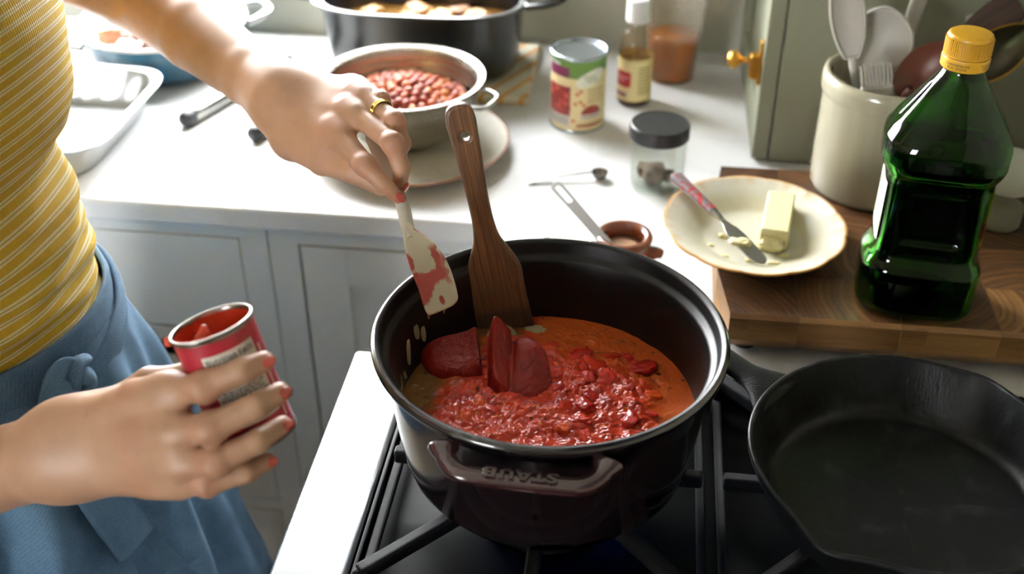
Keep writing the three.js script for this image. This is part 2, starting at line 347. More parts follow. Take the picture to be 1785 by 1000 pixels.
// ---------- stove ----------
const GR = 0.94;
{
  const s = thing('gas_range', 'stainless steel gas range with black cooktop well', 'stove', [0, 0, 0]);
  const x0 = -0.207, x1 = 0.6, z0 = -0.186, z1 = 0.72;
  mesh('oven_body', box(x0 + 0.045, x1, 0.1, 0.80, z0 + 0.002, z1, 0.004), M.steel, s);
  mesh('control_panel', box(x0 + 0.03, x1, 0.802, 0.868, z0 + 0.002, z1, 0.004), M.steel, s);
  mesh('front_ledge', box(x0, -0.1445, 0.87, 0.915, z0, z1, 0.006), M.steel, s);
  mesh('cooktop_well', merge([box(-0.1435, x1, 0.87, 0.892, z0, z1), box(-0.1435, -0.1385, 0.892, 0.913, z0, z1, 0.002), box(-0.1385, x1, 0.892, 0.913, z0, z0 + 0.006, 0.002), box(x1 - 0.012, x1, 0.892, 0.913, z0 + 0.006, z1, 0.002)]), M.blackEnamel, s);
  mesh('plinth', box(x0 + 0.09, x1, 0, 0.098, z0 + 0.01, z1), M.steel, s);
  for (let i = 0; i < 6; i++) { const k = lathe([[0, 0], [0.021, 0], [0.021, 0.004], [0.018, 0.008], [0.017, 0.028], [0.014, 0.031], [0, 0.031]], 28); k.rotateZ(Math.PI / 2); k.translate(x0 + 0.03, 0.835, z0 + 0.1 + i * 0.14); mesh('control_knob', k, M.blackPlastic, s); }
  const dh = sweep([[x0 + 0.045, 0.74, z0 + 0.12], [x0 + 0.0, 0.745, z0 + 0.125], [x0 - 0.004, 0.745, z0 + 0.2], [x0 - 0.004, 0.745, z1 - 0.2], [x0 + 0.0, 0.745, z1 - 0.125], [x0 + 0.045, 0.74, z1 - 0.12]], () => 0.01, { n: 60 }); mesh('oven_handle', dh, M.chrome, s);
  for (const [x, z] of [[0.0, -0.02], [0.29, -0.02], [0.0, 0.29], [0.29, 0.29]]) {
    mesh('burner_base', lathe([[0, 0.8925], [0.062, 0.8925], [0.06, 0.902], [0.048, 0.914], [0.046, 0.917], [0, 0.917]], 40).translate(x, 0, z), M.satin, s);
    mesh('burner_cap', lathe([[0, 0.9172], [0.042, 0.9172], [0.044, 0.92], [0.04, 0.926], [0, 0.928]], 40).translate(x, 0, z), M.blackEnamel, s);
  }
  // the lit burner under the pot
  const fl = std({ color: 0x101830, emissive: 0x2a55ff, emissiveIntensity: 0.35 });
  for (let i = 0; i < 22; i++) { const a = i / 22 * 6.283, g = lathe([[0.0001, 0], [0.0024, 0.002], [0.0028, 0.005], [0.0016, 0.010], [0.0001, 0.014]], 8); g.rotateX(0.9); g.rotateY(Math.PI / 2 - a); g.translate(Math.cos(a) * 0.0495, 0.918, -0.02 + Math.sin(a) * 0.0495); mesh('gas_flame', g, fl, s); }
  const lamp = new THREE.PointLight(0x3b66ff, 0.0012); lamp.position.set(0.062, 0.928, -0.02); lamp.castShadow = true; lamp.name = 'burner_light'; s.add(lamp);
}
// ---------- unseen hood, added to block ceiling bounce over the stove ----------
{
  const h = thing('added_shade_hood', 'unseen grey hood added over the stove to block ceiling bounce', 'added hood', [0, 0, 0]);
  const x0 = 0.12, x1 = RIGHT - 0.004, z0 = -0.19, z1 = 0.72, y0 = 1.72;
  const g = new THREE.CylinderGeometry(1, 1, 1, 4, 1); g.dispose();
  mesh('canopy', box(x0, x1, y0, y0 + 0.09, z0, z1, 0.006), std({ color: 0x6f706c, roughness: 0.5 }), h);
  mesh('chimney', box(0.3, x1, y0 + 0.092, TOP - 0.004, 0.1, 0.43, 0.004), std({ color: 0x6f706c, roughness: 0.5 }), h);
}
function grate(cx, cz, hx, hz, label) {
  const g = thing('stove_grate', label, 'grate', [cx, 0, cz], 'cast iron grates on the cooktop');
  const bar = (a, b, w = 0.006, h = 0.012) => { const d = V(b[0] - a[0], 0, b[1] - a[1]), L = d.length(); const q = new RoundedBoxGeometry(L, h, w * 2, 2, 0.003); q.rotateY(-Math.atan2(d.z, d.x)); q.translate((a[0] + b[0]) / 2, GR - h / 2, (a[1] + b[1]) / 2); return q; };
  mesh('frame', merge([bar([-hx, -hz + 0.006], [hx, -hz + 0.006], 0.004, 0.009), bar([-hx, hz - 0.006], [hx, hz - 0.006], 0.004, 0.009), bar([-hx + 0.006, -hz], [-hx + 0.006, hz], 0.004, 0.009), bar([hx - 0.006, -hz], [hx - 0.006, hz], 0.004, 0.009)]).translate(0, -0.024, 0), M.grate, g);
  const r0 = 0.05;
  for (const [sx, sz] of [[1, 1], [1, -1], [-1, 1], [-1, -1]]) mesh('finger', bar([sx * (hx - 0.006), sz * (hz - 0.006)], [sx * 0.04, sz * 0.04], 0.0055, 0.014), M.grate, g);
  for (const [sx, sz] of [[1, 0], [-1, 0], [0, 1], [0, -1]]) mesh('finger', bar([sx * (hx - 0.006), sz * (hz - 0.006)], [sx * r0, sz * r0], 0.0055, 0.014), M.grate, g);
  for (const [sx, sz] of [[1, 1], [1, -1], [-1, 1], [-1, -1]]) mesh('foot', box(sx * (hx - 0.008) - 0.006, sx * (hx - 0.008) + 0.006, 0.8922, GR - 0.002, sz * (hz - 0.008) - 0.006, sz * (hz - 0.008) + 0.006, 0.003), M.grate, g);
}
grate(0, -0.02, 0.137, 0.142, 'black cast iron stove grate under the tomato pot');
grate(0.285, -0.02, 0.143, 0.142, 'black cast iron stove grate under the empty skillet');
grate(0, 0.275, 0.137, 0.142, 'bare black stove grate next to the grate under the tomato pot');
grate(0.285, 0.275, 0.143, 0.142, 'bare black stove grate next to the grate under the skillet');

// ---------- the cooking pot ----------
const POT = [0, 0, -0.02], RIM = 1.076;
{
  const p = thing('cooking_pot', 'dark enamelled cast iron cooking pot full of tomato sauce', 'pot', [POT[0], GR, POT[2]]);
  const H = RIM - GR;
  mesh('outer_wall', lathe([[0, 0.0005], [0.096, 0.0005], [0.1, 0.002], [0.109, 0.008], [0.1155, 0.018], [0.1195, 0.033], [0.1225, 0.055], [0.1265, 0.09], [0.1285, H - 0.021], [0.129, H - 0.017], [0.1335, H - 0.014], [0.1365, H - 0.010], [0.1392, H - 0.006], [0.1396, H - 0.003], [0.1382, H - 0.0008], [0.136, H]], 128), M.potOutside, p);
  mesh('inner_wall', lathe([[0.136, H], [0.1335, H - 0.0008], [0.132, H - 0.003], [0.131, H - 0.011], [0.1295, H - 0.013], [0.1265, H - 0.0145], [0.1245, H - 0.017], [0.1225, H - 0.03], [0.1195, H - 0.07], [0.116, 0.03], [0.111, 0.018], [0.1, 0.009], [0, 0.008]], 128), M.potInside, p);
  const font = await new FontLoader().loadAsync('fonts/droid/droid_sans_bold.typeface.json');
  for (const s of [1, -1]) {
    const h = new THREE.Group(); h.name = 'handle'; p.add(h); h.rotation.y = s > 0 ? -0.035 : Math.PI - 0.035;
    const y = H - 0.018, z0 = 0.124, out = 0.151;
    const bar = sweep([[-0.058, y + 0.003, z0 + 0.004], [-0.056, y + 0.002, z0 + 0.010], [-0.0515, y, out - 0.009], [-0.043, y - 0.001, out - 0.002], [-0.02, y - 0.001, out], [0, y - 0.001, out + 0.0005], [0.02, y - 0.001, out], [0.043, y - 0.001, out - 0.002], [0.0515, y, out - 0.009], [0.056, y + 0.002, z0 + 0.010], [0.058, y + 0.003, z0 + 0.004]], (t) => { const e = Math.abs(t - 0.5) * 2; return [0.0072 + 0.004 * sstep(0.85, 1, e), 0.0056 + 0.002 * sstep(0.85, 1, e)]; }, { n: 90, seg: 20, pow: 0.8 });
    mesh('grip', bar, M.potHandle, h);
    const tg = new TextGeometry('STAUB', { font, size: 0.0095, depth: 0.002, curveSegments: 4, bevelEnabled: true, bevelThickness: 0.0006, bevelSize: 0.0004, bevelSegments: 2 });
    tg.computeBoundingBox(); const bb = tg.boundingBox; tg.translate(-(bb.min.x + bb.max.x) / 2, -(bb.min.y + bb.max.y) / 2, 0);
    tg.scale(1.3, 0.95, 1); tg.rotateX(-Math.PI / 2); tg.rotateY(Math.PI); tg.translate(0, y + 0.0035, out + 0.0003);
    mesh('raised_lettering', tg, M.potHandle, h).userData.label = 'raised lettering on the handle';
  }
}
// ---------- skillet ----------
{
  const c = [0.288, GR, -0.004], sk = thing('skillet', 'empty black cast iron skillet with pour spouts', 'skillet', c);
  const H = 0.055, ha = Math.atan2(-0.077, -0.106);
  const floorTex = tex(512, 512, (u, v) => { const k = fbm(u * 9, v * 9, 3, 5), s = sstep(0.0, 0.5, k) * 0.10 + 0.08 * sstep(0.1, 0.6, fbm(u * 30, v * 30, 2, 3)) * sstep(-0.2, 0.3, k); return [0.07 + s * 0.95, 0.072 + s, 0.074 + s * 1.03]; });
  const g = lathe([[0, 0.0005], [0.1, 0.0005], [0.104, 0.002], [0.108, 0.007], [0.1255, H - 0.008], [0.1272, H - 0.004], [0.1272, H - 0.0012], [0.126, H], [0.1235, H], [0.1225, H - 0.0015], [0.1215, H - 0.006], [0.1085, 0.016], [0.106, 0.0105], [0.102, 0.007], [0.096, 0.0055], [0.05, 0.005], [0, 0.005]], 144);
  const pos = g.attributes.position, uv = g.attributes.uv;
  for (let i = 0; i < pos.count; i++) {
    const x = pos.getX(i), y = pos.getY(i), z = pos.getZ(i), r = Math.hypot(x, z), a = Math.atan2(z, x);
    let push = 0; for (const q of [ha + Math.PI / 2, ha - Math.PI / 2]) { const d = Math.atan2(Math.sin(a - q), Math.cos(a - q)); push += Math.exp(-((d / 0.17) ** 2)); }
    const k = sstep(0.02, H, y) * (r > 0.1 ? 1 : 0); const rr = r + push * 0.009 * k * k;
    if (r > 1e-5) { pos.setX(i, x * rr / r); pos.setZ(i, z * rr / r); }
    pos.setY(i, y - push * 0.003 * sstep(0.7 * H, H, y));
    uv.setXY(i, x / 0.26, z / 0.26);
  }
  g.computeVertexNormals();
  mesh('pan', g, phys({ map: floorTex, roughness: 0.36, specularIntensity: 0.5, bumpMap: rep(ironBump, 1.2, 1.2), bumpScale: 0.0002 }), sk);
  const dir = V(Math.cos(ha), 0, Math.sin(ha));
  const at = (d, y) => dir.clone().multiplyScalar(d).setY(y);
  mesh('handle', sweep([at(0.119, H - 0.012), at(0.126, H - 0.009), at(0.137, H - 0.006), at(0.152, H - 0.004), at(0.18, H), at(0.22, H + 0.004), at(0.25, H + 0.003)], (t) => [t < 0.3 ? lerp(0.036, 0.0125, sstep(0, 0.3, t) ** 0.55) : lerp(0.0125, 0.0165, sstep(0.3, 0.85, t)) * (t > 0.93 ? 0.75 : 1), 0.0065], { n: 60, seg: 22 }), M.iron, sk);
}
// ---------- what is in the pot ----------
const SY = 1.003;
const sauceH = (x, z) => {   // height of the sauce over its level; x, z from the pot's axis
  const r = Math.hypot(x, z), edge = 1 - sstep(0.095, 0.117, r);
  const left = sstep(-0.075, -0.1, x + 0.3 * z), back = sstep(-0.055, -0.09, z - 0.35 * x) , right = sstep(0.07, 0.1, x - 0.15 * z);
  const liquid = clamp(left + back * 0.8 + right, 0, 1);
  const big = 0.5 + 0.5 * fbm(x * 26, z * 26, 3, 2), c3 = noise(x * 300, z * 300, 6);
  const soft = 0.0034 * noise(x * 75, z * 75, 8) + 0.0022 * Math.abs(noise(x * 130, z * 130, 4)) + 0.0007 * noise(x * 240, z * 240, 5) + 0.0004 * noise(x * 480, z * 480, 2) + 0.00035 * noise(x * 900, z * 900, 7);
  const solid = (0.007 * big + soft + 0.003 * sstep(0.02, 0.08, z)) * (0.3 + 0.7 * edge) + 0.001;
  return lerp(solid + 0.001, 0.0012 * noise(x * 60, z * 60, 1) + 0.0004 * c3, liquid * 0.85);
};
{
  const rings = 190, seg = 560, Rr = 0.1193, P = [], I = [];
  P.push(0, sauceH(0, 0), 0);
  for (let j = 1; j <= rings; j++) for (let i = 0; i < seg; i++) { const r = Rr * j / rings, a = i / seg * Math.PI * 2, x = r * Math.cos(a), z = r * Math.sin(a); P.push(x, sauceH(x, z), z); }
  for (let i = 0; i < seg; i++) { I.push(0, 1 + (i + 1) % seg, 1 + i); for (let j = 1; j < rings; j++) { const a = 1 + (j - 1) * seg + i, b = 1 + (j - 1) * seg + (i + 1) % seg, c = a + seg, d = b + seg; I.push(a, b, c, b, d, c); } }
  const g = new THREE.BufferGeometry(); g.setAttribute('position', new THREE.Float32BufferAttribute(P, 3)); g.setIndex(I); g.computeVertexNormals();
  colorize(g, (x, y, z) => {
    const left = sstep(-0.072, -0.1, x + 0.3 * z + 0.012 * noise(x * 60, z * 60)), back = sstep(-0.05, -0.085, z - 0.35 * x + 0.014 * noise(x * 50, z * 50, 3)), right = sstep(0.066, 0.1, x - 0.15 * z + 0.016 * noise(x * 50, z * 50, 7));
    let c = mix3([0.64, 0.125, 0.035], [0.77, 0.225, 0.06], 0.5 + 0.8 * fbm(x * 60, z * 60, 2, 3));
    c = mix3(c, [0.58, 0.09, 0.03], sstep(0.1, 0.5, noise(x * 45, z * 45, 11)) * 0.8);
    c = mix3(c, [0.80, 0.40, 0.13], sstep(0.42, 0.6, noise(x * 150, z * 150, 21)));
    c = mix3(c, [0.70, 0.33, 0.11], clamp(right + back * (x > -0.02 ? 1 : 0.2)) * 0.85);
    c = mix3(c, [0.42, 0.31, 0.12], clamp(left + back * (x < -0.03 ? 0.9 : 0)) * 0.9);
    return mix3(c, [0.16, 0.05, 0.03], sstep(0.52, 0.62, noise(x * 190, z * 190, 33)) * 0.7);
  });
  const s = mesh('tomato_sauce', g, phys({ vertexColors: true, roughness: 0.4, specularIntensity: 0.4, clearcoat: 0.5, clearcoatRoughness: 0.03 }));
  s.position.set(POT[0], SY, POT[2]);
  tag(s, 'glossy chunky red tomato sauce with orange broth in the dark pot', 'sauce', null, 'stuff');
}
function lump(r, seed, sq = [1, 1, 1], rough = 0.22) {
  const g = new THREE.IcosahedronGeometry(r, 5), q = mergeVertices(g.deleteAttribute('uv').deleteAttribute('normal')), p = q.attributes.position;
  for (let i = 0; i < p.count; i++) { const v = V().fromBufferAttribute(p, i), n = v.clone().normalize(), k = 1 + rough * noise(n.x * 1.6 + seed, n.y * 1.6, n.z * 1.6 - seed) + rough * 0.4 * noise(n.x * 5 + seed, n.y * 5, n.z * 5); const b = Math.max(Math.abs(n.x), Math.abs(n.y), Math.abs(n.z)); v.multiplyScalar(k * lerp(1, 0.8 / b, 0.35)); p.setXYZ(i, v.x * sq[0], v.y * sq[1], v.z * sq[2]); }
  q.computeVertexNormals(); return q;
}
{
  const shapes = []; for (let i = 0; i < 8; i++) shapes.push(lump(1, i * 7.3, [1.15, R(0.45, 0.65), R(0.7, 0.95)], 0.42));
  const mats = [[0.68, 0.12, 0.05], [0.73, 0.16, 0.06], [0.64, 0.10, 0.045], [0.78, 0.27, 0.08], [0.70, 0.14, 0.05]].map((c) => phys({ color: new THREE.Color().setRGB(...c, THREE.SRGBColorSpace), roughness: 0.4, specularIntensity: 0.4, clearcoat: 0.3, clearcoatRoughness: 0.03 }));
  const spots = [[0.072, -0.052, 0.0125, 2], [-0.038, -0.012, 0.0085, 2], [0.016, 0.012, 0.0068, 1], [-0.055, 0.012, 0.006, 3], [0.066, 0.02, 0.009, 0], [0.085, -0.015, 0.0075, 3], [0.02, -0.062, 0.011, 0], [0.035, -0.045, 0.012, 1], [0.045, -0.03, 0.009, 4], [0.0, -0.03, 0.008, 4]];
  for (let i = 0; i < 22; i++) { const a = R(0, 6.283), r = 0.088 * Math.sqrt(rnd()); const x = r * Math.cos(a) + 0.01, z = r * Math.sin(a) + 0.005; if (x < -0.07 || (Math.hypot(x + 0.05, z + 0.04) < 0.05)) continue; spots.push([x, z, R(0.0038, 0.008), Math.floor(R(0, 5))]); }
  spots.forEach(([x, z, r, m], i) => {
    const o = mesh('tomato_chunk', shapes[i % 8], mats[m]);
    o.scale.setScalar(r); o.position.set(POT[0] + x, SY + sauceH(x, z) - r * 0.12, POT[2] + z); o.rotation.set(R(-0.5, 0.5), R(0, 6.28), R(-0.5, 0.5));
    tag(o, i === 0 ? 'large square-sided red tomato piece near the orange broth' : 'soft red tomato piece half sunk in the sauce', 'tomato', i === 0 ? null : 'tomato pieces in the sauce');
  });
}
// two scoops of tomato paste
{
  const pm = phys({ vertexColors: true, roughness: 0.42, specularIntensity: 0.45, clearcoat: 0.12, clearcoatRoughness: 0.2 });
  const tint = (g) => colorize(g, (x, y, z) => mix3([0.44, 0.065, 0.028], [0.52, 0.105, 0.042], 0.5 + fbm(x * 60, y * 60, z * 60, 4)));
  // a scoop is a swept profile: pr [x, y] across, v along z; zh(x) half depth, hs(x, v) height scale, sh(v) sideways drift
  const scoop = (pr, zh, hs, sh, seed) => {
    const pts = [], N = 110, L = [0]; for (let i = 1; i < pr.length; i++) L.push(L[i - 1] + Math.hypot(pr[i][0] - pr[i - 1][0], pr[i][1] - pr[i - 1][1]));
    const at = (u) => { const d = u * L[L.length - 1]; let i = 0; while (i < pr.length - 2 && L[i + 1] < d) i++; const t = (d - L[i]) / (L[i + 1] - L[i]); return [lerp(pr[i][0], pr[i + 1][0], t), lerp(pr[i][1], pr[i + 1][1], t)]; };
    const sm = (u) => { let x = 0, y = 0; for (let k = -2; k <= 2; k++) { const q = at(clamp(u + k * 0.007)); x += q[0] / 5; y += q[1] / 5; } return [x, y]; };
    return mergeVertices(grid(N, 70, (u, w) => { const v = 2 * w - 1, [x, y] = sm(u), k = Math.sign(v) * (1 - (1 - Math.abs(v)) ** 1.6), z = k * zh(x), h = hs(x, k), n = 0.0011 * fbm(x * 130 + seed, k * 4, y * 130, 3) + 0.0004 * noise(x * 500, k * 16, seed); return [x + sh(k) + n, y * h - 0.006 + n, z * (1 - 0.12 * (y / 0.03)) + n]; }).deleteAttribute('uv'), 1e-6);
  };
  const dome = (v, p) => Math.max(0, 1 - Math.abs(v) ** p) ** 0.5;
  const g1 = scoop([[-0.033, 0], [-0.0325, 0.006], [-0.030, 0.012], [-0.024, 0.0175], [-0.012, 0.0215], [0.004, 0.0250], [0.014, 0.0282], [0.0205, 0.0325], [0.0222, 0.0322], [0.0232, 0.027], [0.0245, 0.015], [0.0235, 0]], (x) => 0.021 * Math.sqrt(Math.max(0.08, 1 - (Math.max(0, -x + 0.002) / 0.036) ** 2)) + 0.002, (x, v) => lerp(1.12, 0.62, sstep(-0.95, 0.75, v)) * dome(v, v > 0 ? 5 : 9), (v) => 0.004 * v, 3); g1.computeVertexNormals();
  const m1 = mesh('tomato_paste', tint(g1), pm); m1.position.set(-0.082, 1.0075, -0.058); m1.rotation.y = 0.1; m1.scale.set(0.86, 0.95, 0.95);
  tag(m1, 'wedge shaped scoop of thick tomato paste beside the larger folded scoop', 'tomato paste');
  const g2 = scoop([[-0.0235, 0], [-0.0245, 0.012], [-0.0235, 0.024], [-0.0205, 0.0345], [-0.0190, 0.0370], [-0.0175, 0.0362], [-0.012, 0.0300], [-0.0065, 0.0248], [-0.0040, 0.0228], [-0.0028, 0.0232], [-0.001, 0.0272], [0.003, 0.0293], [0.011, 0.0298], [0.019, 0.0280], [0.0262, 0.0238], [0.0276, 0.0215], [0.0265, 0.0185], [0.0255, 0.008], [0.0235, 0]], (x) => 0.0285 * Math.sqrt(Math.max(0.06, 1 - (Math.max(0, x) / 0.0285) ** 2.4)) * (x < -0.012 ? lerp(0.72, 1, sstep(-0.026, -0.012, x)) : 1), (x, v) => dome(v, v > 0 ? 4 : x < -0.006 ? 7 : 3) * (x < -0.006 ? lerp(1.36, 0.6, sstep(-0.95, 0.5, v)) : lerp(1.14, 0.5, sstep(-0.8, 0.8, v))), (v) => 0.0055 * v, 11); g2.computeVertexNormals();
  const m2 = mesh('tomato_paste', tint(g2), pm); m2.position.set(-0.029, 1.009, -0.047); m2.rotation.y = -0.12; m2.scale.set(1.02, 1.08, 1.2);
  tag(m2, 'larger folded scoop of tomato paste with a smooth glossy lobe and crease', 'tomato paste');
}
// onion pieces: some afloat, some stuck on the pot's inner wall
{
  const om = phys({ color: 0xb9b08a, roughness: 0.3, transmission: 0.25, thickness: 0, clearcoat: 0.4 });
  const skin = (w, h) => grid(10, 8, (u, v) => { const a = (u - 0.5), b = (v - 0.5), q = Math.sqrt(Math.max(0, 1 - (2 * b) ** 2)); return [a * w * (0.35 + 0.65 * q), b * h, 0.12 * w * (1 - 4 * a * a)]; });
  const on = (ang, y, w, h, tilt) => {
    const o = mesh('onion_slice', skin(w, h), om); const r = 0.1215 - (RIM - 0.03 - y) * 0.07;
    o.position.set(POT[0] + (r - 0.0012) * Math.cos(ang), y, POT[2] + (r - 0.0012) * Math.sin(ang)); o.lookAt(POT[0], y + 0.005, POT[2]); o.rotateZ(tilt);
    tag(o, 'translucent onion sliver stuck to the inner pot wall', 'onion', 'onion slivers on the pot wall');
  };
  on(3.45, 1.038, 0.008, 0.016, 0.2); on(3.62, 1.045, 0.005, 0.012, -0.2); on(3.30, 1.030, 0.009, 0.024, -0.1); on(3.0, 1.016, 0.006, 0.017, 0.3); on(3.53, 1.030, 0.007, 0.016, 0.1); on(3.17, 1.018, 0.006, 0.012, 0.5); on(3.05, 1.021, 0.005, 0.015, 0); on(3.78, 1.041, 0.004, 0.013, -0.2);
  const fl = mesh('onion_petal', grid(18, 12, (u, v) => { const a = (u - 0.5) * 2, b = v; const w = 0.017 * Math.sqrt(Math.max(0, 1 - a * a)); return [a * 0.015, w * b + 0.002 * Math.sin(b * 3), 0.004 * (1 - a * a) * b]; }), om);
  fl.position.set(-0.048, 1.001, -0.098); fl.rotation.set(-0.5, 0.15, 0.1);
  tag(fl, 'curved translucent onion petal leaning on the wooden turner', 'onion');
  for (const [x, z, w] of [[-0.02, -0.112, 0.02], [-0.095, -0.09, 0.018]]) { const o = mesh('onion_piece', lump(1, w * 900, [1, 0.3, 0.5], 0.4), om); o.scale.setScalar(w * 0.5); o.position.set(x, SY + 0.001, z - 0.005); tag(o, x > -0.05 ? 'pale cooked onion piece floating beside the wooden turner' : 'pale cooked onion piece floating in the olive broth', 'onion'); }
}
// ---------- wooden turner standing in the pot ----------
{
  const P0 = V(-0.047, 1.003, -0.119), dir = V(-0.0164, 0.082, -0.0068).normalize();   // up along the turner
  const t = thing('wooden_turner', 'dark walnut wooden turner with a hanging hole standing in the pot', 'turner');
  const ymax = 0.211;
  const half = [[0.0245, -0.034], [0.0242, 0.01], [0.0238, 0.04], [0.0232, 0.058], [0.0205, 0.068], [0.0155, 0.079], [0.0115, 0.09], [0.0094, 0.104], [0.0089, 0.12], [0.0095, 0.14], [0.0108, 0.163], [0.0118, 0.185], [0.0122, 0.198], [0.0098, 0.2075], [0.005, ymax]];
  const pts = [...half.map(([x, y]) => [x + (y > 0.05 && y < 0.09 ? 0.0008 : 0), y]), ...half.slice().reverse().map(([x, y]) => [-x, y])];
  const s = outline(pts, true, 260); const hole = new THREE.Path(); hole.absarc(0.0008, 0.184, 0.0036, 0, Math.PI * 2, true); s.holes.push(hole);
  const g = plate(s, 0.0085, 0.003, 40);
  const p = g.attributes.position; for (let i = 0; i < p.count; i++) { const y = p.getY(i), k = y < 0.06 ? lerp(0.45, 1, sstep(-0.034, 0.07, y)) : lerp(1, 1.35, sstep(0.08, 0.13, y)); p.setZ(i, p.getZ(i) * k); }
  g.computeVertexNormals();
  const wood = tex(256, 1024, (u, v) => {
    const x = u + 0.02 * fbm(u * 2, v * 3, 1, 3); let k = 0.5 + 0.9 * fbm(x * 26, v * 2.2, 4, 4); k -= 0.35 * sstep(0.2, 0.5, noise(x * 110, v * 14, 2));
    let c = mix3([0.25, 0.15, 0.085], [0.54, 0.37, 0.21], clamp(k));
    const sap = sstep(0.085, 0.06, u + 0.012 * fbm(v * 5, 2, 0, 3)) * sstep(0.40, 0.34, v);
    c = mix3(c, [0.62, 0.45, 0.22], sap);
    return mix3(c, [0.12, 0.07, 0.045], 0.55 * sstep(0.235, 0.20, v + 0.012 * fbm(u * 9, 1, 3, 3)) * (1 - sap * 0.6));   // soaked end
  });
  const uv = g.attributes.uv; for (let i = 0; i < uv.count; i++) uv.setXY(i, (p.getX(i) + 0.027) / 0.054, (p.getY(i) + 0.036) / 0.25);
  const zAx = V(0.16, 0.1, 1); zAx.addScaledVector(dir, -zAx.dot(dir)).normalize();
  const b = mesh('turner_blade', g, phys({ map: wood, roughness: 0.5, clearcoat: 0.25, clearcoatRoughness: 0.35, bumpMap: wood, bumpScale: 0.0003 }), t);
  b.name = 'blade_and_handle'; t.position.copy(P0); basis(t, dir.clone().cross(zAx).normalize(), dir, zAx);
}
// ---------- cream spatula in the hand ----------
{
  const A = V(-0.1769, 1.1809, -0.1645), B = V(-0.1354, 1.1248, -0.1208), C = V(-0.1268, 1.1079, -0.1027), D = V(-0.0919, 1.0592, -0.0598);
  const t = thing('spatula', 'cream silicone spatula smeared with tomato paste held over the pot', 'spatula');
  const dir = C.clone().sub(D).normalize();
  mesh('handle', sweep([A.clone().lerp(B, 0.22), A.clone().lerp(B, 0.35), A.clone().lerp(B, 0.6), B, C, C.clone().lerp(D, 0.1)], (u) => [lerp(0.0052, 0.0062, Math.sin(u * 3)) * (u < 0.04 ? 0.75 : 1), 0.0048], { n: 50, seg: 18 }), M.silicone, t);
  const q = 0.000484, pts = [[-4, -14], [-11, 6], [-17, 24], [-22, 60], [-24, 95], [-26.3, 148], [-22, 151], [0, 152], [22, 151], [31, 145], [35, 132], [39.5, 96], [38, 62], [31, 36], [21, 18], [12, 4], [6, -14]].map(([u, v]) => [u * q, -v * q]);
  const g = plate(outline(pts, true, 160), 0.0075, 0.0022, 20), p = g.attributes.position;
  for (let i = 0; i < p.count; i++) { const y = p.getY(i); p.setZ(i, p.getZ(i) * lerp(1.25, 0.5, sstep(0, -0.072, y))); }
  g.computeVertexNormals();
  const smear = tex(256, 384, (u, v) => {
    const x = -0.016 + u * 0.04, y = -(1 - v) * 0.08;   // metres on the blade
    let c = [0.84, 0.81, 0.70]; const w = 0.004 * fbm(x * 120, y * 120, 2, 4);
    const band = Math.abs(y + 0.047 - 0.32 * (x - 0.002) + w * 1.5) - 0.0055 - 0.008 * sstep(0.004, -0.010, x), arm = Math.hypot((x - 0.0125 + w) / 0.5, 0) - 0.005;
    let m = sstep(0.0025, -0.0015, Math.max(band, x - 0.015 + w)) ; m = Math.max(m, sstep(0.002, -0.001, arm) * sstep(-0.052, -0.046, y) * sstep(-0.018, -0.026, y));
    m = Math.max(m, sstep(0.002, -0.001, Math.hypot((x + 0.0105) / 0.55, y + 0.026) - 0.0075 + w)); m = Math.max(m, sstep(0.0015, 0, Math.abs(x - 0.017 - 0.1 * (y + 0.03) + w) - 0.0012) * sstep(-0.06, -0.05, y) * sstep(-0.025, -0.035, y) * 0.7);
    m = Math.max(m, sstep(0.001, 0, Math.hypot(x - 0.003, (y + 0.066) * 0.5) - 0.0014)); m = Math.max(m, sstep(0.0018, 0, Math.abs(x - 0.011 + (y + 0.008) * 0.75 + w * 0.4) - 0.0014) * sstep(-0.024, -0.02, y) * sstep(0, -0.004, y));
    return mix3(c, [0.58, 0.14, 0.09], m * 0.92);
  });
  const uv = g.attributes.uv; for (let i = 0; i < uv.count; i++) uv.setXY(i, (p.getX(i) + 0.016) / 0.04, 1 + p.getY(i) / 0.08);
  const zAx = V(-0.101, -0.558, -0.824).negate(); zAx.addScaledVector(dir, -zAx.dot(dir)).normalize();
  const b = mesh('blade', g, phys({ map: smear, roughness: 0.42, clearcoat: 0.15 }), t); b.position.copy(C); basis(b, dir.clone().cross(zAx).normalize(), dir, zAx);
}
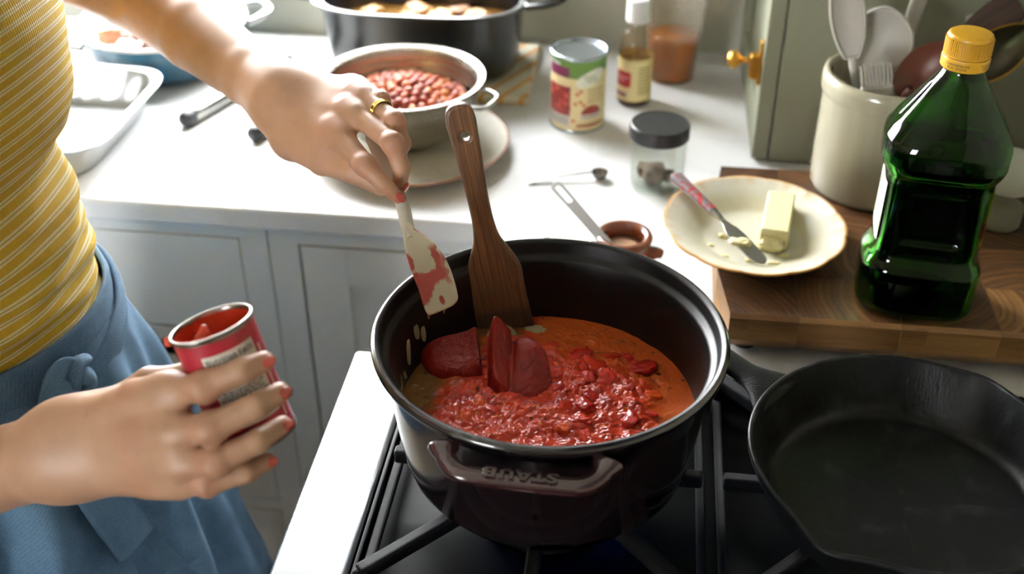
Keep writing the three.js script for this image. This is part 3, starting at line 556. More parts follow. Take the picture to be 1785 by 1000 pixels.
// ---------- cutting board and what stands on it ----------
const BT = 0.967;
{
  const b = thing('cutting_board', 'thick walnut butcher block cutting board made of wood blocks', 'cutting board', [0.147, CT, -0.52]);
  const W = 0.47, D = 0.305, y0 = 0.007, y1 = BT - CT;
  const dark = [[0.17, 0.095, 0.055], [0.21, 0.125, 0.075], [0.25, 0.15, 0.085], [0.33, 0.21, 0.12]], light = [[0.38, 0.25, 0.15], [0.42, 0.29, 0.17], [0.47, 0.32, 0.18], [0.60, 0.44, 0.25]];
  const mats = []; for (let i = 0; i < 8; i++) { const q = i % 4; mats.push(std({ map: woodTex(dark[q], light[q], { end: true, seed: i * 1.7 + 1, rings: 30 + 5 * (i % 3), w: 192, h: 192 }), roughness: 0.42 })); }
  const edge = []; for (let i = 0; i < 3; i++) edge.push(std({ map: rep(woodTex([0.42, 0.29, 0.16], [0.66, 0.50, 0.30], { seed: 20 + i, rings: 10, w: 128, h: 256 }), 9, 6, i * 0.3, 0, Math.PI / 2), roughness: 0.45 }));
  const xs = [0, 0.076, 0.171, 0.262, 0.355, W], zs = [0, 0.078, 0.152, 0.228, D];
  for (let i = 0; i < 5; i++) for (let j = 0; j < 4; j++) {
    const front = j === 3, x0 = xs[i] + 0.0002, x1 = xs[i + 1] - 0.0002, z0 = zs[j] + 0.0002, z1 = zs[j + 1] - 0.0002;
    // profile in (z,y): the outer front edge is undercut for the fingers
    const pr = front ? [[z0, y0], [z1 - 0.014, y0], [z1, y0 + 0.016], [z1, y1 - 0.004], [z1 - 0.004, y1], [z0, y1]] : [[z0, y0], [z1, y0], [z1, y1], [z0, y1]];
    const s = new THREE.Shape(); 
    pr.forEach((p, k) => (k ? s.lineTo(-p[0], p[1]) : s.moveTo(-p[0], p[1])));
    const g0 = new THREE.ExtrudeGeometry(s, { depth: x1 - x0, bevelEnabled: false }); g0.rotateY(Math.PI / 2); g0.translate(x0, 0, 0);
    const g = g0.index ? g0.toNonIndexed() : g0, p = g.attributes.position;
    // round the two left corners seen from above
    if (i === 0 && (j === 0 || j === 3)) for (let k = 0; k < p.count; k++) { const cz = j === 0 ? 0 : D; if (p.getX(k) < 0.001 && Math.abs(p.getZ(k) - cz) < 0.016) p.setX(k, 0.010); }
    // top faces end grain, sides edge grain
    const top = [], side = [], a = V(), c = V(), d = V(), n = V();
    for (let k = 0; k < p.count; k += 3) { a.fromBufferAttribute(p, k); c.fromBufferAttribute(p, k + 1); d.fromBufferAttribute(p, k + 2); n.copy(c).sub(a).cross(d.clone().sub(a)).normalize(); (Math.abs(n.y) > 0.95 ? top : side).push(k, k + 1, k + 2); }
    const pos = [], uv = [], nor = []; g.computeVertexNormals();
    for (const k of [...top, ...side]) { pos.push(p.getX(k), p.getY(k), p.getZ(k)); nor.push(g.attributes.normal.getX(k), g.attributes.normal.getY(k), g.attributes.normal.getZ(k)); if (top.includes(k)) uv.push((p.getX(k) - x0) / 0.095, (p.getZ(k) - z0) / 0.095); else uv.push(p.getX(k) + p.getZ(k), p.getY(k)); }
    const q = new THREE.BufferGeometry(); q.setAttribute('position', new THREE.Float32BufferAttribute(pos, 3)); q.setAttribute('normal', new THREE.Float32BufferAttribute(nor, 3)); q.setAttribute('uv', new THREE.Float32BufferAttribute(uv, 2));
    q.addGroup(0, top.length, 0); q.addGroup(top.length, side.length, 1);
    const pick = front ? [1, 2, 5, 3, 2][i] : [4, 0, 5, 1, 6, 2, 0, 5, 1, 4, 0, 6, 5, 1, 0][(i * 3 + j) % 15];
    mesh('wood_block', q, [mats[pick], edge[(i + j) % 3]], b);
  }
  for (const [x, z] of [[0.03, 0.03], [W - 0.03, 0.03], [0.03, D - 0.03], [W - 0.03, D - 0.03]]) mesh('foot', new THREE.CylinderGeometry(0.012, 0.012, 0.0068, 20).translate(x, 0.0034, z), M.blackPlastic, b);
}
// butter plate
{
  const pl = thing('butter_plate', 'cream scalloped plate with amber glazed rim holding butter', 'plate', [0.184, BT, -0.352]);
  const prof = [[0, 0.0005], [0.045, 0.0005], [0.05, 0.002], [0.062, 0.009], [0.082, 0.0175], [0.0935, 0.0225], [0.0945, 0.0238], [0.0935, 0.0248], [0.09, 0.0243], [0.078, 0.0195], [0.064, 0.0135], [0.055, 0.0075], [0.048, 0.0052], [0.03, 0.0045], [0, 0.0045]];
  const g = lathe(prof, 192), p = g.attributes.position;
  for (let i = 0; i < p.count; i++) { const x = p.getX(i), z = p.getZ(i), r = Math.hypot(x, z), a = Math.atan2(z, x); const k = 1 + 0.022 * sstep(0.06, 0.094, r) * (Math.abs(Math.cos(a * 6 + 0.4)) ** 0.6 - 0.6); p.setX(i, x * k); p.setZ(i, z * k * 1.07); }
  g.computeVertexNormals();
  colorize(g, (x, y, z) => { const r = Math.hypot(x, z / 1.07), a = Math.atan2(z, x), k = r / (1 + 0.022 * sstep(0.06, 0.094, r) * (Math.abs(Math.cos(a * 6 + 0.4)) ** 0.6 - 0.6)); let c = mix3([0.90, 0.885, 0.82], [0.86, 0.84, 0.76], 0.5 + fbm(x * 60, z * 60, 2, 3)); c = mix3(c, [0.80, 0.76, 0.58], 0.5 * Math.exp(-(((k - 0.06) / 0.006) ** 2))); return mix3(c, [0.72, 0.50, 0.17], sstep(0.0895, 0.0925, k + 0.0012 * noise(x * 90, z * 90))); });
  mesh('plate_body', g, phys({ vertexColors: true, roughness: 0.28, clearcoat: 0.7, clearcoatRoughness: 0.08 }), pl);
  // smears of butter
  for (const [x, z, s] of [[-0.03, 0.0, 0.007], [-0.022, -0.02, 0.006], [0.03, 0.033, 0.006], [-0.005, 0.045, 0.005], [-0.045, 0.02, 0.005], [0.005, 0.02, 0.008], [0.02, 0.05, 0.0065], [-0.03, 0.04, 0.0045]]) { const y = Math.hypot(x, z) > 0.05 ? 0.0068 : 0.0052; mesh('butter_smear', lump(1, x * 500, [1, 0.3, 0.7], 0.5).scale(s, s, s).translate(x, y, z), M.butter, pl); }
  // stick of butter
  const bt = thing('butter_stick', 'pale yellow stick of butter with one cut end on the cream plate', 'butter', [0.209, BT + 0.0049, -0.366]);
  const bg = new RoundedBoxGeometry(0.029, 0.027, 0.084, 6, 0.0022).translate(0, 0.0135, 0), bp = bg.attributes.position;
  for (let i = 0; i < bp.count; i++) { const x = bp.getX(i), y = bp.getY(i), z = bp.getZ(i); if (z > 0.03) bp.setZ(i, z - 0.006 * (0.027 - y) / 0.027 + 0.0015 * noise(x * 150, y * 150, 2)); bp.setX(i, x * (1 + 0.04 * noise(z * 40, y * 40, 1))); }
  bg.computeVertexNormals(); mesh('block', bg, M.butter, bt);
  mesh('cut_curl', lump(1, 3, [1, 0.7, 0.5], 0.5).scale(0.012, 0.012, 0.012).translate(0.0, 0.009, 0.04), M.butter, bt);
  bt.rotation.y = -0.16; bt.position.y += 0.0002;
  // butter knife laid across the rim
  const A = V(0.1005, 1.0045, -0.4195), B = V(0.1455, 0.9965, -0.3525), C = V(0.193, 0.982, -0.2835);
  const kn = thing('butter_knife', 'butter knife with red and grey mottled handle lying across the plate', 'knife');
  const along = B.clone().sub(A).normalize(), side = V(0, 1, 0).cross(along).normalize(), upv = along.clone().cross(side);
  const hg = colorize(sweep([[0, 0, 0], [0, 0, 0.002], [0, 0, 0.037], [0, 0, 0.072], [0, 0, 0.074]], (q) => [lerp(0.0076, 0.0052, q) * (q < 0.02 ? 0.7 : 1), lerp(0.0047, 0.0036, q) * (q < 0.02 ? 0.7 : 1)], { n: 110, seg: 32, pow: 0.7 }), (x, y, z) => mix3([0.44, 0.44, 0.46], [0.60, 0.10, 0.12], sstep(-0.03, 0.08, fbm(x * 210 + 4, y * 210, z * 120, 3) + 0.03)));
  const hnd = mesh('handle', hg, phys({ vertexColors: true, roughness: 0.3, clearcoat: 0.4 }), kn); hnd.position.copy(A); basis(hnd, side, upv, along);
  const fer = mesh('ferrule', sweep([[0, 0, 0], [0, 0, 0.006], [0, 0, 0.010], [0, 0, 0.018]], (t) => [0.0055 - 0.0025 * t, 0.004 - 0.002 * t], { n: 12 }), M.chrome, kn); fer.position.copy(A).addScaledVector(along, 0.072); basis(fer, side, upv, along);
  const al2 = C.clone().sub(B).normalize(), sd2 = al2.clone().cross(V(0, 1, 0)).normalize(), up2 = sd2.clone().cross(al2);
  const bl = plate(outline([[-0.002, 0], [-0.004, 0.008], [-0.0095, 0.022], [-0.0105, 0.05], [-0.0075, 0.068], [0, 0.0745], [0.007, 0.070], [0.0085, 0.05], [0.0075, 0.02], [0.003, 0.006], [0.002, 0]], true, 90), 0.0016, 0.0005); bl.rotateX(Math.PI / 2);
  const blade = mesh('blade', bl, M.satin, kn); blade.position.copy(A).addScaledVector(along, 0.088); blade.quaternion.identity();
  const tip = C.clone().sub(blade.position).normalize(), s3 = V(0, 1, 0).cross(tip).normalize(); basis(blade, s3, tip.clone().cross(s3), tip);
  const sm = mesh('butter_smear', lump(1, 8, [1, 0.25, 0.6], 0.5).scale(0.011, 0.011, 0.011), M.butter, kn); sm.position.copy(blade.position).addScaledVector(tip, 0.04).add(V(-0.004, 0.0016, 0.002));
}
// stoneware crock of utensils
const CR = [0.325, BT, -0.495];
{
  const c = thing('utensil_crock', 'off white glazed stoneware crock holding cooking utensils', 'crock', CR);
  const g = lathe([[0, 0.0005], [0.064, 0.0005], [0.0675, 0.003], [0.069, 0.008], [0.0695, 0.03], [0.0695, 0.112], [0.0705, 0.116], [0.0725, 0.119], [0.0728, 0.130], [0.0715, 0.1365], [0.068, 0.139], [0.064, 0.1375], [0.0625, 0.132], [0.062, 0.1], [0.061, 0.012], [0.055, 0.008], [0, 0.008]], 96);
  colorize(g, (x, y, z) => { const a = Math.atan2(z, x); let k = 0.5 + 0.9 * fbm(a * 3, y * 18, 3, 4); return mix3([0.58, 0.56, 0.48], [0.71, 0.685, 0.60], clamp(k)); });
  mesh('crock_body', g, phys({ vertexColors: true, roughness: 0.25, clearcoat: 0.7, clearcoatRoughness: 0.12, bumpMap: rep(smudge, 3, 1), bumpScale: 0.0008 }), c);
}
const inCrock = (dx, dz) => V(CR[0] + dx, BT + 0.012, CR[2] + dz);
function stick(name, label, cat, foot, headAt, r, mat, ry) {
  const t = thing(name, label, cat);
  mesh('handle', sweep([foot, foot.clone().lerp(headAt, 0.5), headAt], (u) => [lerp(r * 0.8, r, u), lerp((ry ?? r) * 0.8, ry ?? r, u)], { n: 20, seg: 14, up: V(0, 0, 1) }), mat, t);
  return t;
}
function spoonBowl(w, l, depth, thick = 0.002) {   // bowl facing +z, stem end at y=0, tip at y=l
  const surf = (off) => grid(28, 28, (u, v) => { const y = v * l, k = Math.sin(Math.PI * Math.min(1, 0.06 + 0.94 * v)) ** 0.55 * (v > 0.97 ? 0.6 : 1), x = (u - 0.5) * w * k, q = Math.max(0, 1 - ((u - 0.5) * 2) ** 2) * Math.sin(Math.PI * clamp(v)) ; return [x, y, -depth * q + off]; });
  const a = surf(0), b = surf(-thick); const ix = b.index.array; for (let i = 0; i < ix.length; i += 3) { const t = ix[i]; ix[i] = ix[i + 1]; ix[i + 1] = t; }
  const an = merge([a, b]); an.computeVertexNormals(); return an;
}
function ringRim(w, l, r) { const pts = []; for (let i = 0; i < 40; i++) { const v = i / 40, s = v * Math.PI * 2, y = l * (0.5 - 0.5 * Math.cos(s)); const vv = y / l, k = Math.sin(Math.PI * Math.min(1, 0.06 + 0.94 * vv)) ** 0.55; pts.push([Math.sign(Math.sin(s)) * w * 0.5 * k, y, 0]); } return sweep(pts, () => r, { n: 90, seg: 8, closed: true, up: V(0, 0, 1) }); }
function head(t, name, geo, mat, at, yAxis, face) { const y = yAxis.clone().normalize(), z = face.clone().addScaledVector(y, -face.dot(y)).normalize(); const m = mesh(name, geo, mat, t); m.position.copy(at); basis(m, y.clone().cross(z).normalize(), y, z); return m; }
{
  const cam = V(-0.25, 0.5, 1.1).normalize();
  let f = inCrock(0.02, 0.02), h = V(0.309, 1.098, -0.512);
  let t = stick('silicone_spoon', 'pale grey silicone spoon with wide round bowl in the stoneware crock', 'spoon', f, h, 0.005, M.siliconeGrey);
  head(t, 'bowl', spoonBowl(0.066, 0.068, 0.012), M.siliconeGrey, h, V(0.06, 1, -0.2), cam); head(t, 'rim', ringRim(0.066, 0.068, 0.0022), M.siliconeGrey, h, V(0.06, 1, -0.2), cam);
  f = inCrock(-0.005, 0.03); h = V(0.282, 1.115, -0.505);
  t = stick('silicone_spoon', 'pale grey silicone spoon with long narrow bowl standing against the crock rim', 'spoon', f, h, 0.0045, M.siliconeGrey);
  head(t, 'bowl', spoonBowl(0.034, 0.1, 0.007), M.siliconeGrey, h, V(-0.24, 1, -0.2), cam); head(t, 'rim', ringRim(0.034, 0.1, 0.002), M.siliconeGrey, h, V(-0.24, 1, -0.2), cam);
  // pastry brush, bristles up
  f = inCrock(0.012, -0.012); h = V(0.307, 1.088, -0.456);
  t = stick('pastry_brush', 'pale silicone pastry brush with upright bristles in the stoneware crock', 'brush', f, h, 0.0055, M.siliconeGrey);
  head(t, 'brush_head', new RoundedBoxGeometry(0.034, 0.02, 0.011, 3, 0.004).translate(0, 0.008, 0), M.siliconeGrey, h, V(-0.22, 1, -0.1), cam);
  for (let i = 0; i < 9; i++) for (let j = 0; j < 2; j++) head(t, 'bristle', new THREE.CylinderGeometry(0.0009, 0.0013, 0.024, 6).translate(-0.0148 + i * 0.0036 + j * 0.001, 0.029 + R(-0.0015, 0.001), (j - 0.5) * 0.0045), M.siliconeGrey, h, V(-0.22, 1, -0.1), cam);
  // reddish wooden spoon
  const redWood = std({ map: rep(woodTex([0.22, 0.09, 0.045], [0.46, 0.21, 0.10], { seed: 31 }), 14, 6), roughness: 0.4 }), darkWood = std({ map: rep(woodTex([0.13, 0.075, 0.045], [0.27, 0.17, 0.11], { seed: 33 }), 14, 6), roughness: 0.5 });
  f = inCrock(-0.035, 0.0); h = V(0.345, 1.093, -0.478);
  t = stick('wooden_spoon', 'reddish brown wooden spoon leaning out of the crock behind the green bottle', 'spoon', f, h, 0.006, redWood);
  head(t, 'bowl', spoonBowl(0.05, 0.075, 0.010, 0.004), redWood, V(0.333, 1.084, -0.478), V(0.75, 1, -0.1), V(0.15, -0.6, -1).negate());
  // white handle standing up
  f = inCrock(0.0, -0.045);
  t = stick('turner_handle', 'pale plastic turner standing upright behind the silicone spoons', 'turner', f, V(0.362, 1.20, -0.58), 0.0095, M.siliconeGrey, 0.005);
  { const m = plate(outline([[-0.012, -0.01], [0.012, -0.01], [0.035, 0.02], [0.036, 0.09], [-0.036, 0.09], [-0.035, 0.02]], true, 80), 0.004, 0.001); head(t, 'blade', m, M.siliconeGrey, V(0.362, 1.20, -0.58), V(0.05, 1, -0.35), cam); }
  // dark wooden spoon and dark metal spoon
  f = inCrock(0.02, -0.03); h = V(0.405, 1.125, -0.545);
  t = stick('wooden_spatula', 'dark brown wooden spatula leaning out over the crock beside the metal spoon', 'spatula', f, h, 0.006, darkWood);
  { const m = plate(outline([[-0.008, -0.01], [0.008, -0.01], [0.017, 0.02], [0.019, 0.055], [0.012, 0.066], [-0.012, 0.066], [-0.019, 0.055], [-0.017, 0.02]], true, 80), 0.006, 0.002); head(t, 'blade', boxUV(m), darkWood, h, V(0.85, 0.62, -0.25), V(0.1, 0.7, 1)); }
  f = inCrock(-0.01, 0.02); h = V(0.402, 1.098, -0.507);
  const darkMetal = std({ color: 0x4a4538, metalness: 1, roughness: 0.35 });
  t = stick('metal_spoon', 'large dark metal serving spoon leaning out of the crock', 'spoon', f, h, 0.0045, darkMetal);
  head(t, 'bowl', spoonBowl(0.048, 0.085, 0.014, 0.0015), darkMetal, h, V(0.85, 0.72, -0.15), V(-0.3, 0.45, 1)); head(t, 'rim', ringRim(0.048, 0.085, 0.0011), M.brass, h, V(0.85, 0.72, -0.15), V(-0.3, 0.45, 1));
  // slotted wavy-edged masher
  f = inCrock(0.035, 0.01); h = V(0.415, 1.105, -0.578);
  t = stick('potato_masher', 'pale plastic masher with wavy edge standing at the back of the crock', 'masher', f, h, 0.006, M.siliconeGrey);
  { const pts = []; for (let i = 0; i <= 16; i++) { const v = i / 16; pts.push([0.022 * Math.sin(v * Math.PI * 5) + 0.012, 0.004 + v * 0.085, 0]); } head(t, 'wavy_wire', sweep(pts, () => 0.0032, { n: 90, seg: 10, up: V(0, 0, 1) }), M.siliconeGrey, h, V(0.35, 1, -0.25), cam); }
}
// ---------- green oil bottle ----------
{
  const b = thing('oil_bottle', 'large green plastic oil bottle with yellow cap standing on the board', 'bottle', [0.333, BT, -0.268]);
  // rounded-rectangle sections: [y, half x, half z, corner exponent]
  const sec = [[0.0006, 0.046, 0.038, 3.2], [0.003, 0.0515, 0.043, 3.4], [0.009, 0.0545, 0.0455, 3.6], [0.040, 0.055, 0.046, 3.6], [0.050, 0.0545, 0.0455, 3.6], [0.060, 0.0495, 0.041, 4], [0.066, 0.0478, 0.0395, 4.2], [0.072, 0.0472, 0.039, 4.4], [0.1, 0.0472, 0.039, 4.4], [0.138, 0.0472, 0.039, 4.4], [0.144, 0.0478, 0.0395, 4.2], [0.151, 0.0525, 0.0438, 3.6], [0.157, 0.0548, 0.046, 3.4], [0.172, 0.055, 0.046, 3.2], [0.178, 0.054, 0.0452, 3], [0.19, 0.0475, 0.040, 2.7], [0.21, 0.0345, 0.0305, 2.4], [0.226, 0.0245, 0.0228, 2.15], [0.234, 0.0195, 0.019, 2], [0.239, 0.0172, 0.0172, 2], [0.258, 0.0168, 0.0168, 2]];
  const at = (y) => { let i = 0; while (i < sec.length - 2 && sec[i + 1][0] < y) i++; const a = sec[i], c = sec[i + 1], t = clamp((y - a[0]) / (c[0] - a[0])); return [lerp(a[1], c[1], t), lerp(a[2], c[2], t), lerp(a[3], c[3], t)]; };
  const shell = (y0, y1, n, inset) => grid(96, n, (u, v) => {
    const y = lerp(y0, y1, v), [hx, hz, e] = at(y), a = u * Math.PI * 2, c = Math.cos(a), s = Math.sin(a), k = (Math.abs(c) ** e + Math.abs(s) ** e) ** (-1 / e);
    let q = 1; // shoulder flutes and a pressed panel on the wide side
    if (y > 0.186 && y < 0.232) q += 0.012 * Math.cos(a * 14) * sstep(0.186, 0.195, y) * sstep(0.232, 0.222, y);
    let px = c * k * (hx - inset) * q, pz = s * k * (hz - inset) * q;
    if (s > 0.35 && Math.abs(px) < 0.027 && y > 0.078 && y < 0.134) pz -= 0.0032 * sstep(0.027, 0.023, Math.abs(px)) * sstep(0.078, 0.084, y) * sstep(0.134, 0.128, y);
    return [px, y, pz];
  });
  const green = phys({ color: 0x66b04c, roughness: 0.04, transmission: 1, thickness: 0, ior: 1.45 });
  const cap0 = (y, inset, dn) => { const [hx, hz, e] = at(y), s = new THREE.Shape(), q = []; for (let i = 0; i < 96; i++) { const a = i / 96 * Math.PI * 2, c = Math.cos(a), w = Math.sin(a), k = (Math.abs(c) ** e + Math.abs(w) ** e) ** (-1 / e); q.push(new THREE.Vector2(c * k * (hx - inset), (dn ? 1 : -1) * w * k * (hz - inset))); } s.setFromPoints(q); const g = new THREE.ShapeGeometry(s); g.rotateX(dn ? Math.PI / 2 : -Math.PI / 2); g.translate(0, y, 0); return g; };
  mesh('shell', merge([shell(0.0006, 0.258, 190, 0), cap0(0.0006, 0, true)]), green, b);
  const oilTop = 0.165;
  const liq = merge([shell(0.002, oilTop, 120, 0.0012), cap0(0.002, 0.0012, true), cap0(oilTop, 0.0012, false)]);
  mesh('oil', liq, phys({ color: 0xffffff, roughness: 0, transmission: 1, thickness: 0.05, ior: 1.3, attenuationColor: new THREE.Color(0.55, 0.78, 0.18), attenuationDistance: 0.2 }), b);
  // ribbed cap and tamper band
  const yellow = phys({ color: 0xc9971c, roughness: 0.38, clearcoat: 0.2 });
  const capG = lathe([[0, 0.2715], [0.0165, 0.2715], [0.0182, 0.2705], [0.019, 0.2685], [0.0195, 0.2525], [0.0185, 0.2525], [0, 0.2525]].reverse(), 160), cp = capG.attributes.position;
  for (let i = 0; i < cp.count; i++) { const y = cp.getY(i), r = Math.hypot(cp.getX(i), cp.getZ(i)); if (r > 0.0188 && y > 0.253 && y < 0.269) { const a = Math.atan2(cp.getZ(i), cp.getX(i)); const k = 1 - 0.028 * (Math.cos(a * 80) > 0 ? 0 : 1); cp.setX(i, cp.getX(i) * k); cp.setZ(i, cp.getZ(i) * k); } }
  capG.computeVertexNormals(); mesh('cap', capG, yellow, b);
  // ribs
  for (let i = 0; i < 64; i++) { const a = i / 64 * 6.2832; const g = new THREE.BoxGeometry(0.0011, 0.0135, 0.0009); g.translate(0.0194, 0.2608, 0); g.rotateY(a); mesh('cap_rib', g, yellow, b); }
  const band = canvasTex(1024, 64, (c, w, h) => { c.fillStyle = '#c9971c'; c.fillRect(0, 0, w, h); c.fillStyle = '#3a2a08'; c.font = 'bold 22px serif'; c.textAlign = 'center'; for (let i = 0; i < 4; i++) { const x = w * (i + 0.5) / 4; c.fillText('TAMPERPROOF', x, 30); c.fillText('SEAL INSIDE', x, 52); } c.textAlign = 'left'; });
  const bandG = lathe([[0.0196, 0.2415], [0.0203, 0.2425], [0.0203, 0.2505], [0.0197, 0.2518]], 96), bu = bandG.attributes.uv; for (let i = 0; i < bu.count; i++) { const y = bandG.attributes.position.getY(i); bu.setXY(i, bu.getX(i), clamp((y - 0.2425) / 0.008, 0.02, 0.98)); }
  const bm = mesh('tamper_band', merge([bandG, lathe([[0.017, 0.2412], [0.0196, 0.2415]], 64), lathe([[0.0197, 0.2518], [0.0185, 0.2522]], 64)]), phys({ map: band, roughness: 0.4 }), b); bm.rotation.y = 0.35;
  // paper labels on the narrow sides, seen edge-on
  const lab = (sx, col) => { const g = grid(8, 10, (u, v) => { const z = (u - 0.5) * 0.058, y = 0.076 + v * 0.06; return [sx * (0.0476 - 0.0018 * (Math.abs(u - 0.5) * 2) ** 4), y, z]; }); return mesh('label_sticker', g, std({ map: canvasTex(128, 128, (c, w, h) => { c.fillStyle = col[0]; c.fillRect(0, 0, w, h); c.fillStyle = col[1]; c.fillRect(0, h * 0.55, w, h * 0.3); c.fillStyle = col[2]; for (let i = 0; i < 6; i++) c.fillRect(w * 0.2, h * (0.08 + i * 0.07), w * 0.6, h * 0.025); }), roughness: 0.5, side: THREE.DoubleSide }), b); };
  lab(-1, ['#d8d8c8', '#b9c09a', '#5a6a3a']); lab(1, ['#c9a51e', '#b32417', '#4c6a1f']);
  // print on the far side of the bottle, seen through it
  const back = grid(10, 6, (u, v) => [(u - 0.5) * 0.05, 0.08 + v * 0.052, -0.0397]); mesh('label_sticker', back, std({ map: canvasTex(128, 128, (c, w, h) => { c.fillStyle = '#cfd3c2'; c.fillRect(0, 0, w, h); c.fillStyle = '#7d8b5a'; c.beginPath(); c.ellipse(w * 0.5, h * 0.45, 20, 40, 0.1, 0, 7); c.fill(); c.fillStyle = '#e0dcc0'; c.beginPath(); c.ellipse(w * 0.5, h * 0.45, 13, 30, 0.1, 0, 7); c.fill(); }), roughness: 0.6, side: THREE.DoubleSide }), b);
  b.rotation.y = -0.12;
}
// ---------- quilted shaker jar with white domed lid ----------
{
  const j = thing('shaker_jar', 'small quilted glass jar with white domed lid behind the green bottle', 'jar', [0.448, BT, -0.42]);
  const g = lathe([[0, 0.0005], [0.021, 0.0005], [0.0235, 0.003], [0.0245, 0.01], [0.0245, 0.038], [0.022, 0.043], [0.021, 0.05]], 64), p = g.attributes.position; for (let i = 0; i < p.count; i++) { const a = Math.atan2(p.getZ(i), p.getX(i)), y = p.getY(i); if (y > 0.006 && y < 0.04) { const k = 1 + 0.012 * Math.sin(a * 12 + y * 500) * Math.sin(a * 12 - y * 500); p.setX(i, p.getX(i) * k); p.setZ(i, p.getZ(i) * k); } } g.computeVertexNormals();
  mesh('glass', g, M.clearGlass, j);
  mesh('salt', lathe([[0, 0.002], [0.02, 0.002], [0.0225, 0.005], [0.0228, 0.026], [0, 0.028]], 40), std({ color: 0x8a8478, roughness: 0.9 }), j);
  mesh('lid', lathe([[0.0215, 0.046], [0.024, 0.047], [0.0255, 0.056], [0.0252, 0.066], [0.0215, 0.078], [0.014, 0.0865], [0.006, 0.089], [0, 0.0893]], 48), std({ color: 0xdad8d0, roughness: 0.45 }), j);
}
// ---------- things on the worktop ----------
{ // dinner plate
  const pl = thing('dinner_plate', 'speckled off white dinner plate with brown rim line under the strainer', 'plate', [-0.238, CT, -0.612]);
  const g = lathe([[0, 0.0005], [0.07, 0.0005], [0.074, 0.003], [0.09, 0.006], [0.118, 0.0125], [0.1305, 0.0185], [0.1318, 0.0202], [0.1305, 0.0213], [0.127, 0.0203], [0.116, 0.0158], [0.095, 0.0095], [0.08, 0.0065], [0, 0.006]], 128);
  colorize(g, (x, y, z) => { const r = Math.hypot(x, z); let c = mix3([0.83, 0.81, 0.75], [0.78, 0.76, 0.69], sstep(0, 0.5, fbm(x * 40, z * 40, 1, 3))); const st = sstep(0.15, 0.5, fbm(x * 36 + 2, z * 60, 3, 4)) * sstep(0.06, 0.03, Math.hypot(x - 0.045, z - 0.08)); c = mix3(c, [0.55, 0.40, 0.25], st * 0.8); return mix3(c, [0.60, 0.36, 0.20], sstep(0.1275, 0.1295, r)); });
  mesh('plate_body', g, phys({ vertexColors: true, roughness: 0.35, clearcoat: 0.4, clearcoatRoughness: 0.15 }), pl);
}
const CO = [-0.247, CT + 0.0066, -0.640];
{ // steel strainer bowl
  const s = thing('steel_strainer', 'perforated stainless steel strainer bowl full of beans on the dinner plate', 'strainer', CO);
  const dots = tex(512, 256, (u, v) => { const a = u * 90, b = v * 34, o = Math.floor(b) % 2 ? 0.5 : 0, dx = ((a + o) % 1) - 0.5, dy = (b % 1) - 0.5; return Math.hypot(dx, dy) < 0.25 && v > 0.12 && v < 0.78 ? 0 : 1; }, false);
  const sm = std({ color: 0x9b968d, metalness: 1, roughness: 0.26, bumpMap: dots, bumpScale: 0.0005 });
  mesh('bowl', lathe([[0, 0.0035], [0.042, 0.0035], [0.06, 0.009], [0.082, 0.028], [0.0945, 0.052], [0.0985, 0.074], [0.1, 0.0825], [0.1055, 0.085], [0.107, 0.0862], [0.1055, 0.0872], [0.099, 0.0852], [0.0968, 0.0825], [0.0955, 0.074], [0.0915, 0.0535], [0.079, 0.030], [0.058, 0.0115], [0.042, 0.006], [0, 0.006]], 128), sm, s);
  mesh('foot_ring', lathe([[0.045, 0.0003], [0.047, 0.0003], [0.052, 0.0075], [0.05, 0.0075], [0.045, 0.0003]], 64), sm, s);
  for (const a of [0.30, 0.30 + Math.PI]) { const c = Math.cos(a), n = Math.sin(a), pt = (r, t, y) => [r * c - t * n, y, r * n + t * c]; mesh('loop_handle', sweep([pt(0.099, -0.026, 0.075), pt(0.108, -0.027, 0.074), pt(0.124, -0.02, 0.073), pt(0.128, 0, 0.073), pt(0.124, 0.02, 0.073), pt(0.108, 0.027, 0.074), pt(0.099, 0.026, 0.075)], () => 0.0028, { n: 48, seg: 12 }), M.chrome, s); }
}
